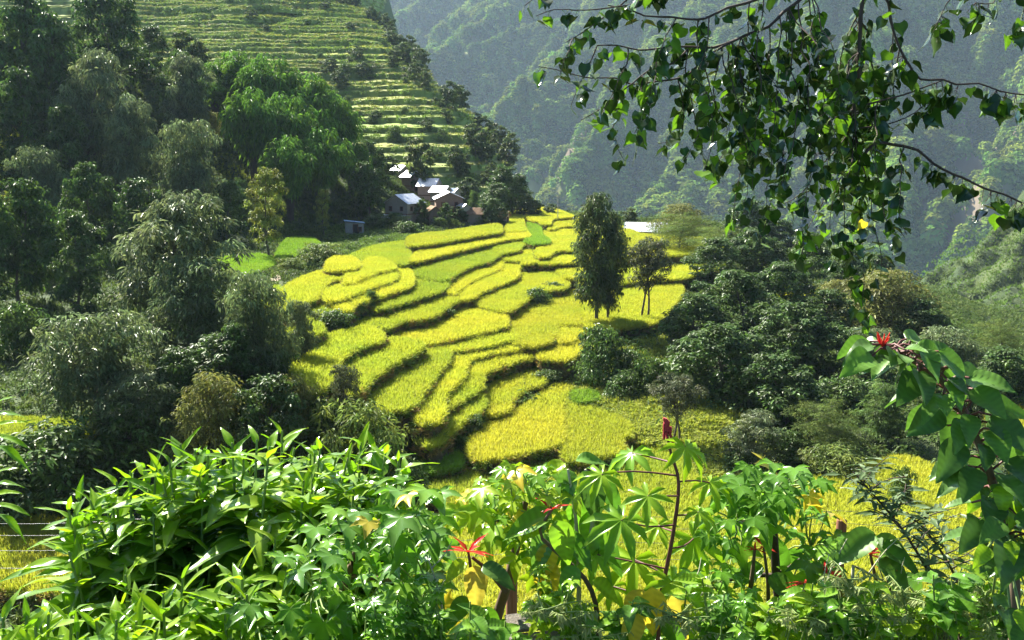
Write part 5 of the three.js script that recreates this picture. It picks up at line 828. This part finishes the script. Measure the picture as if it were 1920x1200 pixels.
[[930, 1190, 'left of the grey boards'], [1060, 1130, 'behind the grey boards'], [1140, 1180, 'under the arching poinsettia'], [1300, 1130, 'right of the yellowing plant'], [1370, 1170, 'at the foot of the dark-stemmed lobed plant'], [1480, 1150, 'between the red-topped poinsettias'], [1600, 1160, 'right of the low poinsettia'], [1700, 1150, 'under the large dark leaves'], [1780, 1110, 'left of the large ovate leaves'], [1860, 1150, 'at the foot of the tall ovate-leaved plant'], [820, 1170, 'left of the red-topped poinsettia'], [1420, 1190, 'at the bottom below the lobed plant'], [1540, 1190, 'at the very bottom right of centre'], [1240, 1190, 'at the very bottom below the star-leaved plant'], [1910, 1190, 'at the bottom right frame corner'], [1660, 1195, 'at the bottom below the slender herb'], [740, 1185, 'at the bottom below the maple-like leaves']].forEach(([px, py, w], i) => {
  const r = RNG(700 + i), d = 2.35 + 0.3 * r(), c = at(px, py, d), base = V(c.x, c.y - 0.3, c.z), p = new Plant('leafy_weed', 'low leafy weed ' + w, 'plant', base, WG);
  for (let k = 0; k < 9; k++) { const e = at(px + (r() - 0.5) * 130, py - 20 + (r() - 0.6) * 90, d + (r() - 0.5) * 0.3); p.stem('green', bent(base, e, r, 0.08), 0.004, 0.002, 4); for (let j = 0; j < 9; j++) { const a = r() * 6.28, s = e.clone().lerp(base, r() * 0.35); p.leaf(i % 3 === 1 ? pick(r, LEAF.lobed) : pick(r, LEAF.ovate), pick(r, i % 2 ? MAT.lime : MAT.lobed), s, V(Math.cos(a), 0.1 + (r() - 0.5) * 0.8, Math.sin(a)), V((r() - 0.5) * 0.8, 1, 0.3), (i % 3 === 1 ? 0.04 : 0.055) * (0.6 + 0.8 * r())); } }
  p.done(81);
});
{ // weathered boards at the bottom
  const g = thing('board_stack', 'weathered grey wooden boards at the bottom edge', 'boards'), c = at(1030, 1200, 2.5), wm = new THREE.MeshStandardMaterial({ map: srgb(patchy(12, [104, 98, 92], [168, 160, 150], 6), 6, 0.8), roughness: 1, bumpMap: roughNoise, bumpScale: 0.004 });
  g.position.set(c.x, c.y - 0.06, c.z); g.rotation.set(0.35, 0.12, 0);
  for (let k = 0; k < 5; k++) { const b = new MB(); b.box(0, 0, 0, 0.2 + 0.02 * (k % 2), 0.012, 0.035); const q = part(g, 'board', new THREE.BoxGeometry(0.2 + 0.015 * (k % 3), 0.012, 0.036), wm); q.position.set(0.006 * (k % 2), 0.05 + 0.014 * (k % 2) , 0.04 - k * 0.038); q.rotation.y = 0.02 * (k - 2); }
  const s = new MB(); s.box(-0.07, -0.13, -0.04, 0.03, 0.34, 0.03); s.box(0.07, -0.13, -0.04, 0.03, 0.34, 0.03); part(g, 'support', s.geo(), wm);
}
{ // wire fence
  const g = thing('wire_fence', 'thin wire fence strands crossing behind the front plants', 'fence'), d = 6.2, wireMat = mat(rgb(0.25, 0.25, 0.25), { metalness: 0.7, roughness: 0.4 });
  [[968, 952], [990, 975], [1019, 1000], [1052, 1030]].forEach(([yl, yr]) => { const a = at(-260, yl, d), b = at(2180, yr, d), pts = []; for (let i = 0; i <= 40; i++) { const t = i / 40, seg = (t * 4) % 1; pts.push(a.clone().lerp(b, t).add(V(0, -0.05 * Math.sin(seg * Math.PI), 0.03 * Math.sin(t * 9)))); } const m = new MB(); m.tube(pts, 0.0015, 0.0015, 5); part(g, 'wire', m.geo(), wireMat); });
  for (const [px] of [[-260], [350], [960 - 5], [1570], [2180]]) { const t = at(px, 955, d), y = H(t.x, t.z) - 0.3, m = new MB(); m.tube([V(t.x, y, t.z + 0.04), V(t.x + 0.02, t.y - 0.06, t.z + 0.04)], 0.045, 0.035, 8); part(g, 'post', m.geo(), timber); }
}
[[1010, 1200, 1075, 1105, 'leaning left of the arching poinsettia'], [1330, 1205, 1275, 1105, 'crossing below the star-leaved plant'], [1505, 1180, 1560, 1060, 'between the lobed plant and the low poinsettia'], [830, 1190, 800, 1040, 'standing among the maple-like leaves'], [1600, 1060, 1700, 1110, 'lying across the pale plumes']].forEach(([x0, y0, x1, y1, w], i) => {
  const r = RNG(760 + i), a = at(x0, y0, 2.5), b = at(x1, y1, 2.55), p = new Plant('dead_stem', 'bare dead stem ' + w, 'stem', V(a.x, a.y - 0.3, a.z), 'dead stems among the front plants'), q = bent(a, b, r, 0.08, 7);
  p.stem('pale', [V(a.x, a.y - 0.3, a.z), ...q], 0.005, 0.002, 6); for (let k = 2; k < 7; k += 2) p.stem('pale', bent(q[k], q[k].clone().add(V((r() - 0.5) * 0.16, 0.05 + 0.06 * r(), (r() - 0.5) * 0.1)), r, 0.1, 3), 0.0025, 0.001, 5);
  p.done(0);
});
// ------------------------------------------------------------------ the overhanging tree with heart-shaped leaves
{
  const r = RNG(900), d0 = 4.6, base = V(3.6, H(3.6, -4.2), -4.2), p = new Plant('overhanging_tree', 'overhanging tree branch with hanging heart-shaped leaves, upper right', 'tree', base);
  const crown = V(3.3, 2.4, -4.3); p.stem('dark', [base.clone().add(V(0, -0.3, 0)), V(3.62, -0.5, -4.2), crown, V(3.1, 4, -4.4)], 0.22, 0.12, 9);
  const P = (x, y, dd = 0) => at(x, y, d0 + dd), twigs = [];
  const limb = (pts, r0, r1) => { const c0 = new THREE.CatmullRomCurve3(pts), len = c0.getLength(), nn = Math.max(pts.length, Math.round(len / 0.09)), kinked = c0.getSpacedPoints(nn).map((q, i) => (i && i < nn ? q.add(V(r() - 0.5, r() - 0.5, r() - 0.5).multiplyScalar(Math.min(0.035, len * 0.06))) : q)), c = new THREE.CatmullRomCurve3(kinked); p.stem('dark', c.getPoints(nn * 2), r0, r1, 5); twigs.push(c); return c; };
  const A = P(1640, -110), B = P(1560, -90, 0.2), C = P(1300, -70, 0.3), D = P(1050, -60, 0.3), E = P(1900, -120, -0.2);
  limb([crown, V(2.4, 1.9, -4.4), E, A], 0.07, 0.035); limb([A, B, C, D], 0.035, 0.012); twigs.length = 0;
  const T = (list, r0 = 0.009, r1 = 0.003) => limb(list.map(([x, y, q]) => P(x, y, q ?? 0)), r0, r1);
  T([[1640, -110], [1612, 60], [1605, 150], [1598, 230], [1612, 300]], 0.012, 0.006);
  T([[1612, 300], [1645, 272], [1700, 280], [1745, 303], [1820, 340], [1880, 362], [1950, 385]], 0.008, 0.004);
  T([[1640, -110], [1665, 0], [1690, 80], [1725, 140], [1790, 155], [1860, 165], [1950, 178]], 0.008, 0.003);
  T([[1612, 200], [1660, 190], [1720, 170], [1770, 150]], 0.005, 0.003);
  T([[1612, 240], [1650, 240], [1700, 220], [1740, 190]], 0.004, 0.002);
  T([[1900, -120, -0.2], [1880, -20], [1860, 10], [1830, 5]], 0.006, 0.002); T([[1900, -120, -0.2], [1920, 10], [1910, 45]], 0.006, 0.002); T([[1900, -120, -0.2], [1780, 0], [1760, 40]], 0.006, 0.002);
  T([[1560, -90, 0.2], [1480, 20], [1390, 70], [1290, 92], [1200, 90], [1120, 85]], 0.01, 0.003); T([[1560, -90, 0.2], [1440, -10], [1330, 30], [1230, 30], [1140, 10]], 0.01, 0.003);
  T([[1300, -70, 0.3], [1200, -10], [1120, 40], [1060, 80]], 0.007, 0.002); T([[1050, -60, 0.3], [1010, -10], [985, 10]], 0.006, 0.002); T([[1300, -70, 0.3], [1180, 10], [1080, 20], [1005, 30]], 0.006, 0.002); T([[1390, 70, 0], [1300, 130], [1200, 150], [1090, 140], [1010, 125]], 0.006, 0.002); T([[1290, 92], [1200, 150], [1130, 200], [1090, 225]], 0.005, 0.002);
  // hanging twigs
  const hang = [[1420, 60, 1400, 250, 1375, 420], [1500, 20, 1490, 250, 1425, 450], [1555, -20, 1560, 230, 1530, 430], [1600, 280, 1610, 420, 1622, 600], [1640, 275, 1660, 400, 1690, 470], [1350, 80, 1335, 200, 1285, 300], [1290, 90, 1280, 190, 1250, 260], [1230, 80, 1220, 170, 1190, 250], [1170, 80, 1160, 150, 1130, 210], [1460, 30, 1450, 230, 1440, 400], [1520, 0, 1520, 260, 1500, 500], [1580, 60, 1570, 320, 1560, 500], [1625, 300, 1640, 430, 1650, 520], [1390, 70, 1370, 240, 1330, 330], [1480, 20, 1475, 200, 1465, 360], [1440, 40, 1430, 150, 1400, 300], [1545, 0, 1540, 180, 1545, 360], [1600, 100, 1590, 300, 1480, 470], [1120, 90, 1090, 150, 1070, 200], [1605, 150, 1640, 250, 1660, 330], [1660, 20, 1670, 100, 1650, 200], [1320, 40, 1310, 120, 1270, 200], [1260, 40, 1240, 100, 1210, 160], [1075, 70, 1060, 110, 1050, 140], [1560, 250, 1590, 400, 1600, 480], [1690, 285, 1680, 380, 1700, 440], [1530, 240, 1500, 360, 1410, 400], [1410, 20, 1390, 120, 1360, 200], [1340, 20, 1330, 90, 1300, 160], [1610, 420, 1600, 520, 1622, 630]];
  for (let k = 0; k < 34; k++) { const x = lerp(1090, 1690, Math.pow(r(), 0.7)), y = 10 + r() * 190; hang.push([x, y, x + (r() - 0.5) * 40, y + 50 + r() * 60, x + (r() - 0.5) * 90, y + 100 + r() * 110]); }
  const mains = twigs.slice();
  for (const h of hang) { const q = (r() - 0.5) * 0.7; const want = P(h[0], h[1]); let st = null; for (const c of mains) for (let k = 0; k <= 20; k++) { const w = c.getPoint(k / 20); if (!st || w.distanceTo(want) < st.distanceTo(want)) st = w; } limb([st, P(h[2], h[3], q), P(h[4], h[5], q)], 0.0035, 0.0014); }
  const put = (o, L, m) => { const a = r() * 6.28, dir = V((r() - 0.5) * 1.5, -1 + 0.35 * r(), (r() - 0.5) * 1.5).normalize(), flat = r() < 0.3, up = V(Math.cos(a) * (flat ? 0.4 : 1), flat ? 1 : 0.25 + 0.5 * r(), Math.sin(a) * (flat ? 0.4 : 1)); if (flat) dir.set(Math.cos(a), -0.45, Math.sin(a)).normalize(); const s = o.clone().add(V((r() - 0.5) * 0.06, -0.02 - 0.02 * r(), (r() - 0.5) * 0.06)); p.stem('green', [o, o.clone().lerp(s, 0.6).add(V(0, 0.01, 0)), s], 0.0013, 0.0011, 3); p.leaf(pick(r, LEAF.heart), m ?? (r() < 0.2 ? MAT.heart[2] : pick(r, [MAT.heart[0], MAT.heart[1]])), s, dir, up, L, 1.12 + 0.3 * r()); };
  twigs.forEach((c, i) => { const len = c.getLength(), n = Math.round(len / (i < 16 ? 0.034 : 0.033)); for (let k = 0; k < n; k++) { const t = (k + r()) / n; if (i >= 16 && t < 0.1) continue; const o = c.getPoint(t); if (i === 1 && r() < 0.45) continue; if (i === 2 && r() < 0.35) continue; put(o, 0.046 + 0.03 * r()); } });
  for (const [x, y, n] of [[1770, 170, 12], [1745, 190, 8], [1860, 180, 9], [1900, 195, 8], [1755, 310, 6], [1800, 335, 6], [1860, 365, 8], [1895, 385, 8], [1830, 15, 7], [1905, 40, 7], [1765, 45, 6], [1690, 110, 6]]) for (let k = 0; k < n; k++) { const want = P(x + (r() - 0.5) * 46, y + (r() - 0.5) * 20); let st = null; for (const c of mains) for (let q = 0; q <= 30; q++) { const w = c.getPoint(q / 30); if (!st || w.distanceTo(want) < st.distanceTo(want)) st = w; } const e = st.clone().lerp(want, 0.8).add(V(0, -0.03 * r(), 0)); p.stem('dark', [st, e], 0.002, 0.001, 4); put(e, 0.055 + 0.035 * r()); }
  put(P(1615, 405), 0.05, MAT.yellow[0]);
  console.log('hanging leaves', p.list.length);
  p.done(300);
}
renderer.render(scene, camera);
